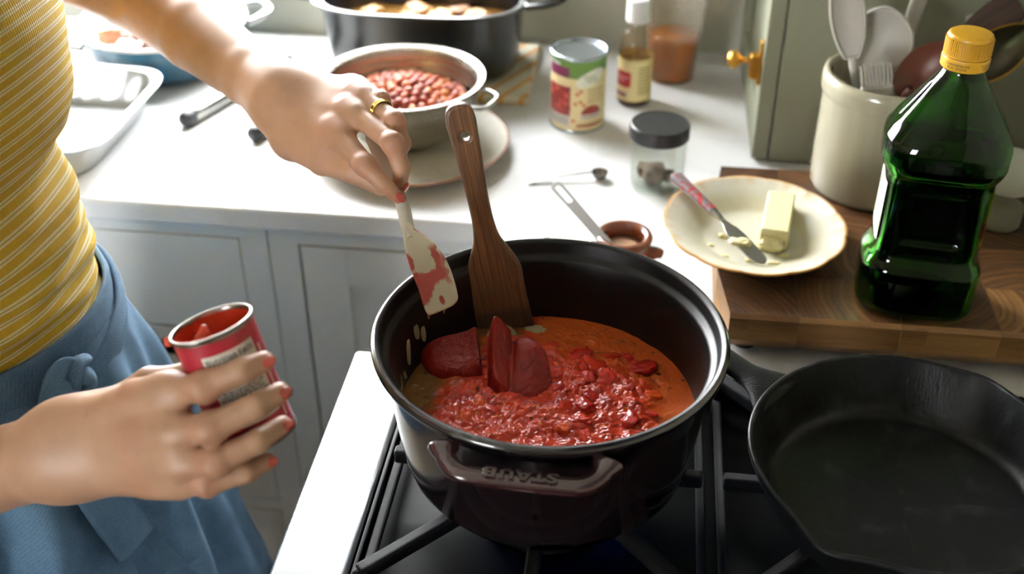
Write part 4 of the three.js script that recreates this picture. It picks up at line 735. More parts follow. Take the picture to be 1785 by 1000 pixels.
{ // beans
  const shapes = [];
  for (let i = 0; i < 4; i++) { const g = new THREE.SphereGeometry(1, 14, 10), p = g.attributes.position; for (let k = 0; k < p.count; k++) { let x = p.getX(k) * 0.0082, y = p.getY(k) * 0.0052, z = p.getZ(k) * 0.0056; y -= 0.0016 * (x / 0.0082) ** 2; z *= 1 + 0.06 * noise(x * 200 + i * 9, y * 200, 1); p.setXYZ(k, x, y, z); } g.computeVertexNormals(); shapes.push(g); }
  const cols = [0x93452e, 0xa25034, 0x7d3524, 0xb05e3a, 0x8c3a28, 0xb87040].map((c) => phys({ color: c, roughness: 0.42, specularIntensity: 0.6 }));
  const top = (x, z) => 0.052 + 0.020 * (1 - sstep(0, 0.085, Math.hypot(x + 0.004, z + 0.012))) + 0.003 * noise(x * 40, z * 40, 6);
  const put = []; let tries = 0;
  while (put.length < 170 && tries++ < 9000) { const a = R(0, 6.283), r = 0.08 * Math.sqrt(rnd()), x = r * Math.cos(a), z = r * Math.sin(a); if (put.every((q) => Math.hypot(q[0] - x, q[1] - z) > 0.0098)) put.push([x, z]); }
  const beanAt = (o, x, z, dy) => { o.position.set(CO[0] + x, CO[1] + top(x, z) + dy, CO[2] + z); o.rotation.set(R(-0.6, 0.6), R(0, 6.28), R(-0.5, 0.5)); };
  const base = new THREE.InstancedMesh(shapes[0], cols[2], put.length * 2); base.name = 'bean_bed'; base.castShadow = base.receiveShadow = true;
  const d = new THREE.Object3D();
  for (let k = 0, n = 0; k < 2; k++) for (const [x, z] of put) { const f = 1 - 0.06 * k, o = 0.005 * (k + 1); d.position.set(CO[0] + (x + 0.004 * (k ? 1 : -1)) * f * 0.95, CO[1] + top(x, z) - 0.0075 * (k + 1), CO[2] + (z + 0.004) * f * 0.95); d.rotation.set(R(-1, 1), R(0, 6), R(-1, 1)); d.updateMatrix(); base.setMatrixAt(n++, d.matrix); }
  scene.add(base); tag(base, 'lower layers of brown beans filling the steel strainer', 'beans', null, 'stuff');
  for (const [x, z] of put) { const o = mesh('bean', shapes[Math.floor(R(0, 4))], cols[Math.floor(R(0, 6))]); beanAt(o, x, z, 0); tag(o, 'cooked reddish brown bean heaped in the steel strainer', 'bean', 'beans in the strainer'); }
}
{ // quilted pot holder under the roaster
  const st = tex(256, 256, (u, v) => { const s = Math.abs(((u * 9) % 1) - 0.5); return s < 0.13 ? [0.80, 0.58, 0.25] : [0.87, 0.85, 0.78]; });
  const g = new RoundedBoxGeometry(0.27, 0.012, 0.205, 8, 0.006), p = g.attributes.position, uv = g.attributes.uv;
  for (let i = 0; i < p.count; i++) { uv.setXY(i, (p.getX(i) + p.getZ(i) * 0.5) / 0.36 + 0.5, p.getZ(i) / 0.26 + 0.5); }
  const o = mesh('pot_holder', g, std({ map: rep(st, 1.4, 1), roughness: 0.95, bumpMap: rep(smudge, 8, 8), bumpScale: 0.002 }));
  o.position.set(-0.235, CT + 0.0062, -0.868); tag(o, 'white and orange striped quilted pot holder under the black roaster', 'pot holder');
}
{ // black roasting pan
  const r = thing('roasting_pan', 'deep black enamel roasting pan of braised meat on a striped pot holder', 'roasting pan', [-0.262, CT + 0.0124, -0.876]);
  const H = 0.108;
  const ring = (y, hx, hz, e, inset) => ({ y, hx, hz, e });
  const surf = (rows) => grid(120, rows.length - 1, (u, v) => { const q = rows[Math.round(v * (rows.length - 1))], a = u * Math.PI * 2, c = Math.cos(a), s = Math.sin(a), k = (Math.abs(c) ** q[3] + Math.abs(s) ** q[3]) ** (-1 / q[3]); return [c * k * q[1], q[0], -s * k * q[2]]; });
  const rows = [[0.0003, 0.001, 0.001, 3], [0.0003, 0.1, 0.065, 3], [0.002, 0.125, 0.082, 3], [0.012, 0.135, 0.09, 3], [0.03, 0.138, 0.094, 3.2], [0.07, 0.141, 0.098, 3.2], [H - 0.006, 0.144, 0.1, 3.2], [H - 0.002, 0.149, 0.105, 3.2], [H, 0.156, 0.112, 3.2], [H + 0.003, 0.158, 0.114, 3.2], [H + 0.004, 0.155, 0.111, 3.2], [H + 0.001, 0.143, 0.099, 3.2], [H - 0.006, 0.14, 0.096, 3.2], [0.07, 0.137, 0.094, 3.2], [0.03, 0.132, 0.09, 3.2], [0.012, 0.12, 0.08, 3], [0.008, 0.001, 0.001, 3]];
  mesh('pan', surf(rows), M.roaster, r);
  for (const s of [-1, 1]) mesh('handle', sweep([[s * 0.152, H, -0.045], [s * 0.18, H + 0.004, -0.043], [s * 0.196, H + 0.006, -0.03], [s * 0.199, H + 0.006, 0], [s * 0.196, H + 0.006, 0.03], [s * 0.18, H + 0.004, 0.043], [s * 0.152, H, 0.045]], () => [0.009, 0.005], { n: 50, seg: 14 }), M.roaster, r);
  const br = thing('braising_liquid', 'golden brown braising liquid in the black roasting pan', 'broth', [-0.262, CT + 0.0124, -0.876]);
  const bg = grid(60, 24, (u, v) => { const a = u * Math.PI * 2, c = Math.cos(a), s = Math.sin(a), k = (Math.abs(c) ** 3.2 + Math.abs(s) ** 3.2) ** (-1 / 3.2); return [c * k * 0.134 * v, 0.056 + 0.002 * noise(c * v * 9, s * v * 9, 1), -s * k * 0.091 * v]; }); mesh('surface', bg, phys({ color: 0x6a4a1e, roughness: 0.25 }), br);
  for (let i = 0; i < 9; i++) { const o = mesh('braised_meat', lump(1, i * 5.1, [1, 0.55, 0.75], 0.4), phys({ color: [0x9a6c38, 0x7d5128, 0xa9804c][i % 3], roughness: 0.5 })); const s = R(0.018, 0.028); o.scale.setScalar(s); o.position.set(-0.262 + [-0.08, -0.03, 0.02, 0.07, 0.095, -0.09, -0.02, 0.04, 0.0][i], CT + 0.069, -0.876 + [0.03, -0.01, -0.025, -0.035, 0.02, -0.035, -0.05, -0.055, 0.03][i]); o.rotation.y = R(0, 6); tag(o, 'tan piece of braised meat in the black roasting pan', 'meat', 'meat in the roasting pan'); }
}
{ // tin of beans
  const t = thing('bean_tin', 'unopened tin of kidney beans with green and cream label', 'tin can', [-0.027, CT, -0.727]);
  const lab = canvasTex(1024, 512, (c, w, h) => {
    c.fillStyle = '#e7d7a2'; c.fillRect(0, 0, w, h);
    for (const ox of [0, w / 2]) {
      c.save(); c.translate(ox, 0); const W = w / 2;
      c.fillStyle = '#5d7f33'; c.fillRect(0, 0, W, h * 0.17); c.beginPath(); c.moveTo(0, h * 0.16); c.quadraticCurveTo(W * 0.55, h * 0.34, W, h * 0.12); c.lineTo(W, 0); c.lineTo(0, 0); c.fill();
      c.fillStyle = '#6c2348'; c.fillRect(W * 0.06, h * 0.09, W * 0.36, h * 0.14); c.fillStyle = '#c9b8cf'; c.fillRect(W * 0.1, h * 0.045, W * 0.2, h * 0.03);
      c.fillStyle = '#f1efe0'; c.beginPath(); c.ellipse(W * 0.68, h * 0.24, W * 0.2, h * 0.1, -0.5, 0, 7); c.fill(); c.fillStyle = '#8a9c6a'; for (let i = 0; i < 4; i++) c.fillRect(W * (0.58 + i * 0.015), h * (0.2 + i * 0.028), W * 0.16, h * 0.01);
      c.fillStyle = '#8b2f2c'; c.fillRect(W * 0.08, h * 0.36, W * 0.36, h * 0.42);
      for (let i = 0; i < 70; i++) { c.fillStyle = ['#a8413a', '#7a2328', '#c0584a', '#5f1c22'][i % 4]; c.beginPath(); c.ellipse(W * (0.1 + 0.32 * rnd()), h * (0.38 + 0.38 * rnd()), W * 0.035, h * 0.028, rnd() * 3, 0, 7); c.fill(); }
      c.fillStyle = '#d7d2c8'; c.fillRect(W * 0.08, h * 0.78, W * 0.36, h * 0.16); c.fillStyle = '#8d8a88'; for (let i = 0; i < 12; i++) c.fillRect(W * (0.1 + i * 0.027), h * 0.81, W * 0.011, h * 0.1);
      c.fillStyle = '#c0522f'; for (const [a, b] of [[0.52, 0.46], [0.56, 0.42], [0.5, 0.6], [0.56, 0.57], [0.6, 0.62], [0.48, 0.85]]) { c.beginPath(); c.ellipse(W * a, h * b, W * 0.025, h * 0.022, 0.7, 0, 7); c.fill(); }
      c.fillStyle = '#a58a55'; for (let i = 0; i < 4; i++) c.fillRect(W * 0.64, h * (0.4 + i * 0.055), W * (0.24 - 0.03 * (i % 2)), h * 0.018);
      c.fillStyle = '#8a2f26'; c.beginPath(); c.arc(W * 0.7, h * 0.76, W * 0.13, Math.PI, 0); c.fill(); c.fillStyle = '#efe9da'; c.fillRect(W * 0.56, h * 0.76, W * 0.28, h * 0.07); c.fillStyle = '#7d756b'; for (let i = 0; i < 6; i++) c.fillRect(W * (0.58 + i * 0.04), h * 0.775, W * 0.025, h * 0.035); c.fillStyle = '#9c4a32'; c.fillRect(W * 0.52, h * 0.9, W * 0.4, h * 0.04);
      c.restore();
    }
  });
  const bg = lathe([[0.0366, 0.003], [0.0366, 0.101]], 96), u = bg.attributes.uv; const lm = mesh('paper_label', bg, std({ map: lab, roughness: 0.42 }), t); lm.rotation.y = 1.55;
  mesh('tin_body', lathe([[0, 0.002], [0.034, 0.002], [0.0355, 0.0003], [0.0378, 0.0003], [0.0378, 0.0025], [0.0364, 0.0032], [0.0364, 0.1008], [0.0378, 0.1022], [0.0381, 0.1045], [0.037, 0.1062], [0.0355, 0.1055], [0.0348, 0.1022], [0.033, 0.1015], [0.030, 0.1022], [0.028, 0.1015], [0.021, 0.1012], [0.0195, 0.1004], [0, 0.1004]], 96), std({ color: 0xc3ced9, metalness: 1, roughness: 0.27 }), t);
}
{ // extract bottle with cream label and white cap
  const b = thing('extract_bottle', 'small dark extract bottle with cream and red label and white cap', 'bottle', [0.047, CT, -0.802]);
  mesh('glass', lathe([[0, 0.0005], [0.021, 0.0005], [0.0232, 0.003], [0.0235, 0.008], [0.0235, 0.086], [0.022, 0.095], [0.0155, 0.108], [0.0125, 0.114], [0.012, 0.121]], 64), phys({ color: 0xf3ece2, roughness: 0.05, transmission: 1, thickness: 0 }), b);
  mesh('extract', lathe([[0, 0.002], [0.02, 0.002], [0.0218, 0.006], [0.0218, 0.020], [0, 0.020]], 48), phys({ color: 0x1c0e07, roughness: 0.2 }), b);
  const lab = canvasTex(512, 256, (c, w, h) => { c.fillStyle = '#dfcf97'; c.fillRect(0, 0, w, h); c.strokeStyle = '#b99a4c'; c.lineWidth = 5; c.strokeRect(6, 6, w - 12, h - 12); c.fillStyle = '#a3222b'; for (const x of [0.1, 0.6]) { c.beginPath(); c.roundRect(w * x, h * 0.3, w * 0.2, h * 0.36, 10); c.fill(); c.fillStyle = '#d9a9a4'; c.fillRect(w * (x + 0.02), h * 0.42, w * 0.16, h * 0.035); c.fillRect(w * (x + 0.04), h * 0.5, w * 0.1, h * 0.03); c.fillStyle = '#8a4a5c'; c.fillRect(w * (x + 0.01), h * 0.8, w * 0.15, h * 0.1); c.fillStyle = '#8c7a45'; for (let i = 0; i < 8; i++) c.fillRect(w * (x + 0.27), h * (0.18 + i * 0.085), w * 0.12, h * 0.035); c.fillStyle = '#a3222b'; } });
  const l = mesh('paper_label', lathe([[0.0239, 0.009], [0.0239, 0.071]], 64), std({ map: lab, roughness: 0.5 }), b); l.rotation.y = 1.05;
  mesh('cap', lathe([[0.0, 0.1185], [0.0158, 0.1185], [0.0164, 0.12], [0.016, 0.148], [0.0145, 0.150], [0, 0.150]], 48), std({ color: 0xe4e4e2, roughness: 0.45 }), b);
}
{ // plastic cup of amber stock
  const b = thing('plastic_tub', 'cloudy plastic tub half full of amber stock behind the extract bottle', 'tub', [0.098, CT, -0.895]);
  mesh('tub_wall', lathe([[0, 0.0005], [0.032, 0.0005], [0.034, 0.003], [0.046, 0.13], [0.0485, 0.1305], [0.0485, 0.134], [0.0455, 0.134], [0.0325, 0.004], [0, 0.003]], 72), phys({ color: 0xf7f4ee, roughness: 0.3, transmission: 1, thickness: 0, ior: 1.5 }), b);
  mesh('stock', lathe([[0, 0.004], [0.031, 0.004], [0.0372, 0.066], [0, 0.066]], 72), phys({ color: 0xb06a1e, roughness: 0.2 }), b);
}
{ // spice jar with black lid
  const b = thing('spice_jar', 'small clear glass jar with black lid and spices at the bottom', 'jar', [0.083, CT, -0.560]);
  const g = lathe([[0, 0.0005], [0.029, 0.0005], [0.0325, 0.003], [0.034, 0.008], [0.034, 0.062], [0.0325, 0.067], [0.0335, 0.07], [0.0335, 0.082], [0.0315, 0.082], [0.0305, 0.067], [0.032, 0.062], [0.032, 0.009], [0.029, 0.005], [0, 0.005]], 72), p = g.attributes.position; for (let i = 0; i < p.count; i++) { const y = p.getY(i), r = Math.hypot(p.getX(i), p.getZ(i)); if (r > 0.033 && y > 0.008 && y < 0.06) { const a = Math.atan2(p.getZ(i), p.getX(i)), k = 1 + 0.006 * Math.sin(a * 16 + y * 400) * Math.sin(a * 16 - y * 400); p.setX(i, p.getX(i) * k); p.setZ(i, p.getZ(i) * k); } } g.computeVertexNormals();
  mesh('glass', g, M.clearGlass, b);
  mesh('lid', lathe([[0, 0.0785], [0.0345, 0.0785], [0.0352, 0.0665], [0.0362, 0.0675], [0.0362, 0.0815], [0.0345, 0.0845], [0.033, 0.0842], [0.0318, 0.0832], [0, 0.0832]], 96), M.blackPlastic, b);
  const nm = std({ color: 0x6b5746, roughness: 0.8 });
  [[-0.003, 0.006, 0.015], [0.014, 0.0, 0.0095], [-0.014, -0.009, 0.0115]].forEach(([x, z, r], i) => { const o = mesh('nutmeg', lump(1, i * 3 + 2, [1, 0.9, 0.92], 0.18), nm); o.scale.setScalar(r); o.position.set(0.083 + x, CT + 0.0052 + r * 0.95, -0.56 + z); tag(o, ['largest brown nutmeg inside the black lidded jar', 'smallest brown nutmeg inside the black lidded jar', 'middle sized brown nutmeg inside the black lidded jar'][i], 'nutmeg'); });
}
{ // small measuring spoon lying on the marble
  const s = thing('measuring_spoon', 'tiny steel measuring spoon lying on the marble by the jar', 'spoon', [0.013, CT, -0.567]), dull = std({ color: 0x84827f, metalness: 1, roughness: 0.34 });
  mesh('bowl', lathe([[0, 0.0003], [0.005, 0.001], [0.009, 0.005], [0.0105, 0.0105], [0.0098, 0.0105], [0.0082, 0.0055], [0.0045, 0.0018], [0, 0.0013]], 40), dull, s);
  mesh('handle', sweep([[-0.009, 0.0098, 0.001], [-0.03, 0.0085, 0.007], [-0.06, 0.005, 0.015], [-0.088, 0.0022, 0.023]], (t) => [lerp(0.0022, 0.0045, t), 0.0007], { n: 30, seg: 12 }), dull, s);
}
{ // brown glazed salt cellar and the slotted spoon in it
  const c = thing('salt_cellar', 'small brown glazed stoneware salt cellar beside the cooking pot', 'salt cellar', [0.05, CT, -0.366]);
  mesh('pot_body', lathe([[0, 0.0005], [0.023, 0.0005], [0.027, 0.003], [0.031, 0.012], [0.0315, 0.022], [0.029, 0.031], [0.0285, 0.034], [0.0305, 0.037], [0.0312, 0.0405], [0.0295, 0.0435], [0.026, 0.044], [0.0225, 0.0425], [0.0205, 0.038], [0.0205, 0.03], [0.022, 0.012], [0.018, 0.006], [0, 0.005]], 72), M.brownGlaze, c);
  mesh('salt', lathe([[0, 0.008], [0.02, 0.008], [0.0203, 0.0285], [0.012, 0.030], [0, 0.0305]], 40), std({ color: 0xb9957a, roughness: 0.9 }), c);
  mesh('lug', sweep([[0.027, 0.022, 0.002], [0.034, 0.024, 0.003], [0.039, 0.0245, 0.004], [0.042, 0.023, 0.004]], (t) => [0.012 * (1 - 0.5 * t), 0.008 * (1 - 0.4 * t)], { n: 16, seg: 14 }), M.brownGlaze, c);
  const s = thing('measuring_spoon', 'steel measuring spoon with slotted handle standing in the salt cellar', 'spoon');
  const A = V(-0.030, 0.978, -0.430), B = V(0.035, 0.955, -0.345), dir = A.clone().sub(B).normalize(), zx = V(0.1, 1, 0.75); zx.addScaledVector(dir, -zx.dot(dir)).normalize();
  const sh = new THREE.Shape(); const L = A.distanceTo(B) + 0.004, w = 0.0068; sh.moveTo(-w * 0.8, 0); sh.lineTo(-w, L - w); sh.absarc(0, L - w, w, Math.PI, 0, true); sh.lineTo(w * 0.8, 0); sh.lineTo(-w * 0.8, 0);
  const ho = new THREE.Path(); ho.absarc(0, L - w - 0.001, w * 0.5, 0, Math.PI, false); ho.absarc(0, L - 0.033, w * 0.5, Math.PI, 2 * Math.PI, false); sh.holes.push(ho);
  const hm = mesh('handle', plate(sh, 0.0016, 0.0004, 16), std({ color: 0x66635f, metalness: 1, roughness: 0.45 }), s); hm.position.copy(B); basis(hm, dir.clone().cross(zx).normalize(), dir, zx);
  const bw = mesh('bowl', lathe([[0, 0], [0.007, 0.0015], [0.0115, 0.006], [0.013, 0.011], [0.0122, 0.011], [0.0105, 0.0062], [0.006, 0.0022], [0, 0.001]], 40), M.satin, s); bw.position.copy(B).addScaledVector(dir, -0.010).add(V(0, -0.0095, 0));
}
{ // foil tray
  const f = thing('foil_tray', 'shiny ridged aluminium foil tray on the worktop beside the person', 'foil tray', [-0.775, CT, -0.590]);
  const hx = 0.185, hz = 0.131, H = 0.05, n = 240;
  const rows = [[0.0006, 0.3], [0.0006, 0.80], [0.004, 0.835], [0.014, 0.86], [0.028, 0.89], [0.040, 0.915], [H - 0.003, 0.935], [H, 0.945], [H, 0.985], [H + 0.0015, 0.998], [H - 0.001, 1.003], [H - 0.003, 1.0]];
  const per = (u, s) => { const a = u * Math.PI * 2, c = Math.cos(a), q = Math.sin(a), e = 7, k = (Math.abs(c) ** e + Math.abs(q) ** e) ** (-1 / e); return [c * k * hx * s, q * k * hz * s]; };
  mesh('tray', grid(n, rows.length - 1, (u, v) => { const r = rows[Math.round(v * (rows.length - 1))], rib = r[0] > 0.004 && r[0] < 0.045 ? 1 + 0.008 * Math.sin(u * Math.PI * 2 * 40) : 1, [x, z] = per(u, r[1] * rib); return [x, r[0] + (r[0] < 0.001 ? 0 : 0.0012 * noise(x * 40, z * 40, 2)), -z]; }), M.foil, f);
  mesh('tray_floor', grid(24, 24, (u, v) => [(u - 0.5) * hx * 1.3, 0.0012 + 0.001 * Math.sin(u * 60), -(v - 0.5) * hz * 1.3]), M.foil, f);
}
{ // teal braiser behind the arm
  const b = thing('teal_braiser', 'wide teal enamel braiser with pale rim behind the outstretched arm', 'braiser', [-0.655, CT, -0.855]); b.scale.set(0.87, 1, 0.87);
  mesh('pan', lathe([[0, 0.0005], [0.1, 0.0005], [0.115, 0.006], [0.13, 0.025], [0.138, 0.055], [0.14, 0.064]], 96), phys({ color: 0x1c4f66, roughness: 0.22, clearcoat: 0.8, clearcoatRoughness: 0.08 }), b);
  mesh('lining', lathe([[0.14, 0.064], [0.1435, 0.066], [0.143, 0.0695], [0.138, 0.07], [0.1345, 0.066], [0.131, 0.05], [0.12, 0.02], [0.1, 0.01], [0, 0.008]], 96), M.ceramic, b);
  for (const a of [0.55, 0.55 + Math.PI]) { const c = Math.cos(a), s = Math.sin(a), pt = (r, t, y) => [r * c + t * s, y, -r * s + t * c]; mesh('loop_handle', sweep([pt(0.136, -0.04, 0.056), pt(0.16, -0.038, 0.062), pt(0.18, -0.02, 0.066), pt(0.182, 0, 0.067), pt(0.18, 0.02, 0.066), pt(0.16, 0.038, 0.062), pt(0.136, 0.04, 0.056)], () => [0.008, 0.005], { n: 48, seg: 14 }), M.chrome, b); }
  for (let i = 0; i < 12; i++) { const a = i / 12 * 6.283 + 0.3, r = i % 2 ? 0.088 : 0.05, o = mesh('cooked_meat', lump(1, i * 4.3 + 1, [1, 0.6, 0.8], 0.4), phys({ color: [0x7c4430, 0xa56a4c, 0xd9c3b4, 0x5d3122][i % 4], roughness: 0.4, clearcoat: 0.4 })); o.scale.setScalar(R(0.02, 0.028)); o.position.set(-0.655 + 0.85 * r * Math.cos(a), CT + 0.048, -0.855 + 0.85 * r * Math.sin(a)); tag(o, 'browned meat piece lying in the teal braiser', 'meat', 'meat in the teal braiser'); }
  const sp = thing('serving_spoon', 'white handled serving spoon resting across the teal braiser', 'spoon');
  mesh('handle', sweep([[-0.87, 0.9925, -0.79], [-0.80, 0.9965, -0.795], [-0.70, 0.994, -0.806], [-0.645, 0.985, -0.815]], () => [0.008, 0.0045], { n: 30 }), std({ color: 0xe9e7e0, roughness: 0.4 }), sp);
  mesh('bowl', lathe([[0, 0], [0.015, 0.003], [0.026, 0.012], [0.0245, 0.012], [0.014, 0.0045], [0, 0.0015]], 36).scale(1.3, 1, 1).translate(-0.618, 0.977, -0.82), M.chrome, sp);
}
{ // steel utensils with black end caps
  const util = (label, A, B, r) => {
    const t = thing('steel_utensil', label, 'utensil'), d = B.clone().sub(A).normalize(), L = A.distanceTo(B), at = (k) => A.clone().addScaledVector(d, k);
    mesh('tube', sweep([at(0.016), at(L / 2), at(L - 0.016)], () => r, { n: 12, seg: 24 }), M.chrome, t);
    for (const [a, sgn] of [[0.0, 1], [L, -1]]) { const c = mesh('end_cap', lathe([[0, 0], [0.005, 0.0003], [0.0085, 0.0018], [0.0106, 0.0048], [0.0112, 0.008], [0.0112, 0.019], [0.0106, 0.0195], [0, 0.0195]], 32), std({ color: 0x14171c, roughness: 0.55 }), t); c.position.copy(at(a)); c.quaternion.setFromUnitVectors(V(0, 1, 0), d.clone().multiplyScalar(sgn)); }
  };
  util('steel tube utensil with black end caps lying nearest the foil tray', V(-0.552, CT + 0.0113, -0.638), V(-0.468, CT + 0.0113, -0.865), 0.0105);
  util('short steel tube utensil with black end caps lying by the dinner plate', V(-0.447, CT + 0.0113, -0.607), V(-0.398, CT + 0.0113, -0.735), 0.0105);
}
// ---------- the person ----------
{
  const pr = thing('person', 'person in yellow striped top and denim wrap skirt holding tin and spatula', 'person', [0, 0, 0]);
  const J = {
    Ne: [-0.535, 0.968, 0.14], Nw: [-0.3155, 1.0734, 0.1559], Ni: [[-0.2517, 1.1303, 0.1581], [-0.1970, 1.1560, 0.1752], [-0.1728, 1.1664, 0.1689], [-0.1621, 1.1674, 0.1596]],
    Nm: [[-0.2434, 1.1137, 0.1768], [-0.1893, 1.1395, 0.1940], [-0.1624, 1.1505, 0.1832], [-0.1513, 1.1512, 0.1693]], Nr: [[-0.2400, 1.0973, 0.1850], [-0.1855, 1.1192, 0.2012], [-0.1617, 1.1284, 0.1896], [-0.1508, 1.1284, 0.1737]],
    Np: [[-0.2409, 1.0814, 0.1863], [-0.1951, 1.0982, 0.1995], [-0.1716, 1.1035, 0.1919], [-0.1609, 1.1037, 0.1807]], Nt: [[-0.2982, 1.0811, 0.1328], [-0.2678, 1.1000, 0.1101], [-0.2419, 1.1031, 0.1025], [-0.2139, 1.1108, 0.1023]],
    Fe: [-0.4678, 1.1951, -0.4030], Fw: [-0.2641, 1.1690, -0.2162], Fi: [[-0.1977, 1.1707, -0.1587], [-0.1636, 1.1589, -0.1173], [-0.1473, 1.1465, -0.1097], [-0.1361, 1.1349, -0.1105]],
    Fm: [[-0.1890, 1.1823, -0.1737], [-0.1414, 1.1747, -0.1283], [-0.1342, 1.1551, -0.1232], [-0.1368, 1.1391, -0.1266]], Fr: [[-0.1870, 1.1887, -0.1928], [-0.1444, 1.1830, -0.1518], [-0.1375, 1.1653, -0.1467], [-0.1432, 1.1492, -0.1509]],
    Fp: [[-0.1945, 1.1879, -0.2108], [-0.1622, 1.1880, -0.1809], [-0.1533, 1.1736, -0.1771], [-0.1567, 1.1607, -0.1776]], Ft: [[-0.2453, 1.1441, -0.1835], [-0.2096, 1.1421, -0.1501], [-0.1767, 1.1439, -0.1310], [-0.1532, 1.1349, -0.1242]],
  };
  const lp = (a, b, t) => [lerp(a[0], b[0], t), lerp(a[1], b[1], t), lerp(a[2], b[2], t)];
  const WC = [-0.535, -0.05];   // axis of the waist
  const nSh = [-0.575, 1.30, 0.085], fSh = [-0.575, 1.33, -0.255];
  function handField(P, w, e, side) {   // side: 'N' or 'F'
    const fr = { i: [0.0104, 0.0094, 0.008, 0.0066], m: [0.0104, 0.0095, 0.0082, 0.0068], r: [0.01, 0.009, 0.0077, 0.0064], p: [0.009, 0.0077, 0.0067, 0.0056] };
    const fs = P === 'F' ? 0.9 : 1.0, fingers = ['i', 'm', 'r', 'p'].map((k) => { const q = J[P + k], r = fr[k].map((v) => v * fs); const seg = [0, 1, 2].map((n) => cone(q[n], q[n + 1], r[n], r[n + 1])); const kn = cone(q[1], q[1], r[1] * 1.06, r[1] * 1.06); return (x, y, z) => smin(smin(smin(seg[0](x, y, z), seg[1](x, y, z), 0.004), seg[2](x, y, z), 0.003), kn(x, y, z), 0.004); });
    const palm = ['i', 'm', 'r', 'p'].map((k, n) => { const q = J[P + k][0], s = lp(w, q, 0.06); const off = (n - 1.5) * 0.006, d = [J[P + 'p'][0][0] - J[P + 'i'][0][0], J[P + 'p'][0][1] - J[P + 'i'][0][1], J[P + 'p'][0][2] - J[P + 'i'][0][2]], l = Math.hypot(...d); return cone([s[0] + d[0] / l * off * 1.3, s[1] + d[1] / l * off * 1.3, s[2] + d[2] / l * off * 1.3], lp(q, J[P + k][1], P === 'N' ? 0.52 : 0.2), 0.0165 * fs, [0.0118, 0.0116, 0.011, 0.0102][n] * fs); });
    const t = J[P + 't'], th = [cone(lp(w, t[0], 0.45), t[0], 0.014, 0.0155), cone(t[0], t[1], 0.0165, 0.0118), cone(t[1], t[2], 0.0112, 0.0098), cone(t[2], t[3], 0.0096, 0.0076)];
    const w0 = cone(t[0], lp(J[P + 'i'][0], t[1], 0.3), 0.012, 0.009), w1 = P === 'N' ? cone(lp(J.Ni[0], J.Ni[1], 0.45), lp(J.Nm[0], J.Nm[1], 0.45), 0.0078, 0.0078) : w0, w2 = P === 'N' ? cone(lp(J.Nm[0], J.Nm[1], 0.5), lp(J.Nr[0], J.Nr[1], 0.5), 0.006, 0.006) : w0, web = (x, y, z) => Math.min(w0(x, y, z), w1(x, y, z), w2(x, y, z));
    const mid = lp(e, w, 0.45), arm = [cone(lp(e, mid, 0.0), mid, 0.042, 0.0365), cone(mid, lp(e, w, 0.82), 0.0365, P === 'F' ? 0.0285 : 0.0282), cone(lp(e, w, 0.82), w, P === 'F' ? 0.0285 : 0.0282, P === 'F' ? 0.0255 : 0.026)];
    return (x, y, z) => {
      let a = arm[0](x, y, z); a = smin(a, arm[1](x, y, z), 0.004); a = smin(a, arm[2](x, y, z), 0.004);
      let h = palm[0](x, y, z); for (let n = 1; n < 4; n++) h = smin(h, palm[n](x, y, z), 0.012);
      a = smin(a, h, 0.036);
      let u = th[0](x, y, z); for (let n = 1; n < 4; n++) u = smin(u, th[n](x, y, z), n === 1 ? 0.01 : 0.004);
      a = smin(a, u, 0.02); a = smin(a, web(x, y, z), 0.014);
      let f = fingers[0](x, y, z); for (let n = 1; n < 4; n++) f = smin(f, fingers[n](x, y, z), 0.0022);
      return smin(a, f, 0.007);
    };
  }
  const fieldN = handField('N', J.Nw, J.Ne), fieldF = handField('F', J.Fw, J.Fe);
  const upper = [cone(nSh, J.Ne, 0.049, 0.040), cone(fSh, J.Fe, 0.049, 0.041), cone([-0.58, 1.35, -0.15], fSh, 0.05, 0.049), cone([-0.58, 1.33, 0.0], nSh, 0.05, 0.049)];
  const trunk = [cone([-0.56, 1.03, -0.13], [-0.575, 1.28, -0.16], 0.06, 0.066), cone([-0.56, 1.03, -0.05], [-0.575, 1.26, -0.02], 0.06, 0.066), cone([-0.56, 1.03, -0.13], [-0.56, 0.86, -0.15], 0.06, 0.078), cone([-0.56, 1.03, -0.05], [-0.56, 0.86, -0.03], 0.06, 0.078), cone([-0.56, 0.86, -0.16], [-0.555, 0.48, -0.16], 0.078, 0.054), cone([-0.555, 0.48, -0.16], [-0.57, 0.08, -0.16], 0.05, 0.036), cone([-0.56, 0.86, -0.02], [-0.555, 0.48, -0.02], 0.078, 0.054), cone([-0.555, 0.48, -0.02], [-0.57, 0.08, -0.02], 0.05, 0.036), cone([-0.59, 0.04, -0.16], [-0.43, 0.028, -0.17], 0.036, 0.026), cone([-0.59, 0.04, -0.02], [-0.43, 0.028, -0.01], 0.036, 0.026), cone([-0.585, 1.34, -0.085], [-0.545, 1.46, -0.09], 0.052, 0.048)];
  const skull = [ellipsoid([-0.535, 1.595, -0.095], [0.092, 0.105, 0.076]), ellipsoid([-0.485, 1.535, -0.095], [0.052, 0.06, 0.052]), cone([-0.438, 1.575, -0.095], [-0.424, 1.548, -0.095], 0.009, 0.013), cone([-0.434, 1.52, -0.115], [-0.434, 1.52, -0.075], 0.008, 0.008)];
  const body = (x, y, z) => {
    let d = 1e9; for (const u of trunk) d = smin(d, u(x, y, z), 0.05);
    let s = skull[0](x, y, z); s = smin(s, skull[1](x, y, z), 0.04); s = smin(s, skull[2](x, y, z), 0.015); s = smin(s, skull[3](x, y, z), 0.012); d = smin(d, s, 0.03);
    for (const u of upper) d = smin(d, u(x, y, z), 0.03);
    if (x > -0.62 && y > 0.9) { d = smin(d, fieldN(x, y, z), 0.012); d = smin(d, fieldF(x, y, z), 0.012); }
    return d;
  };
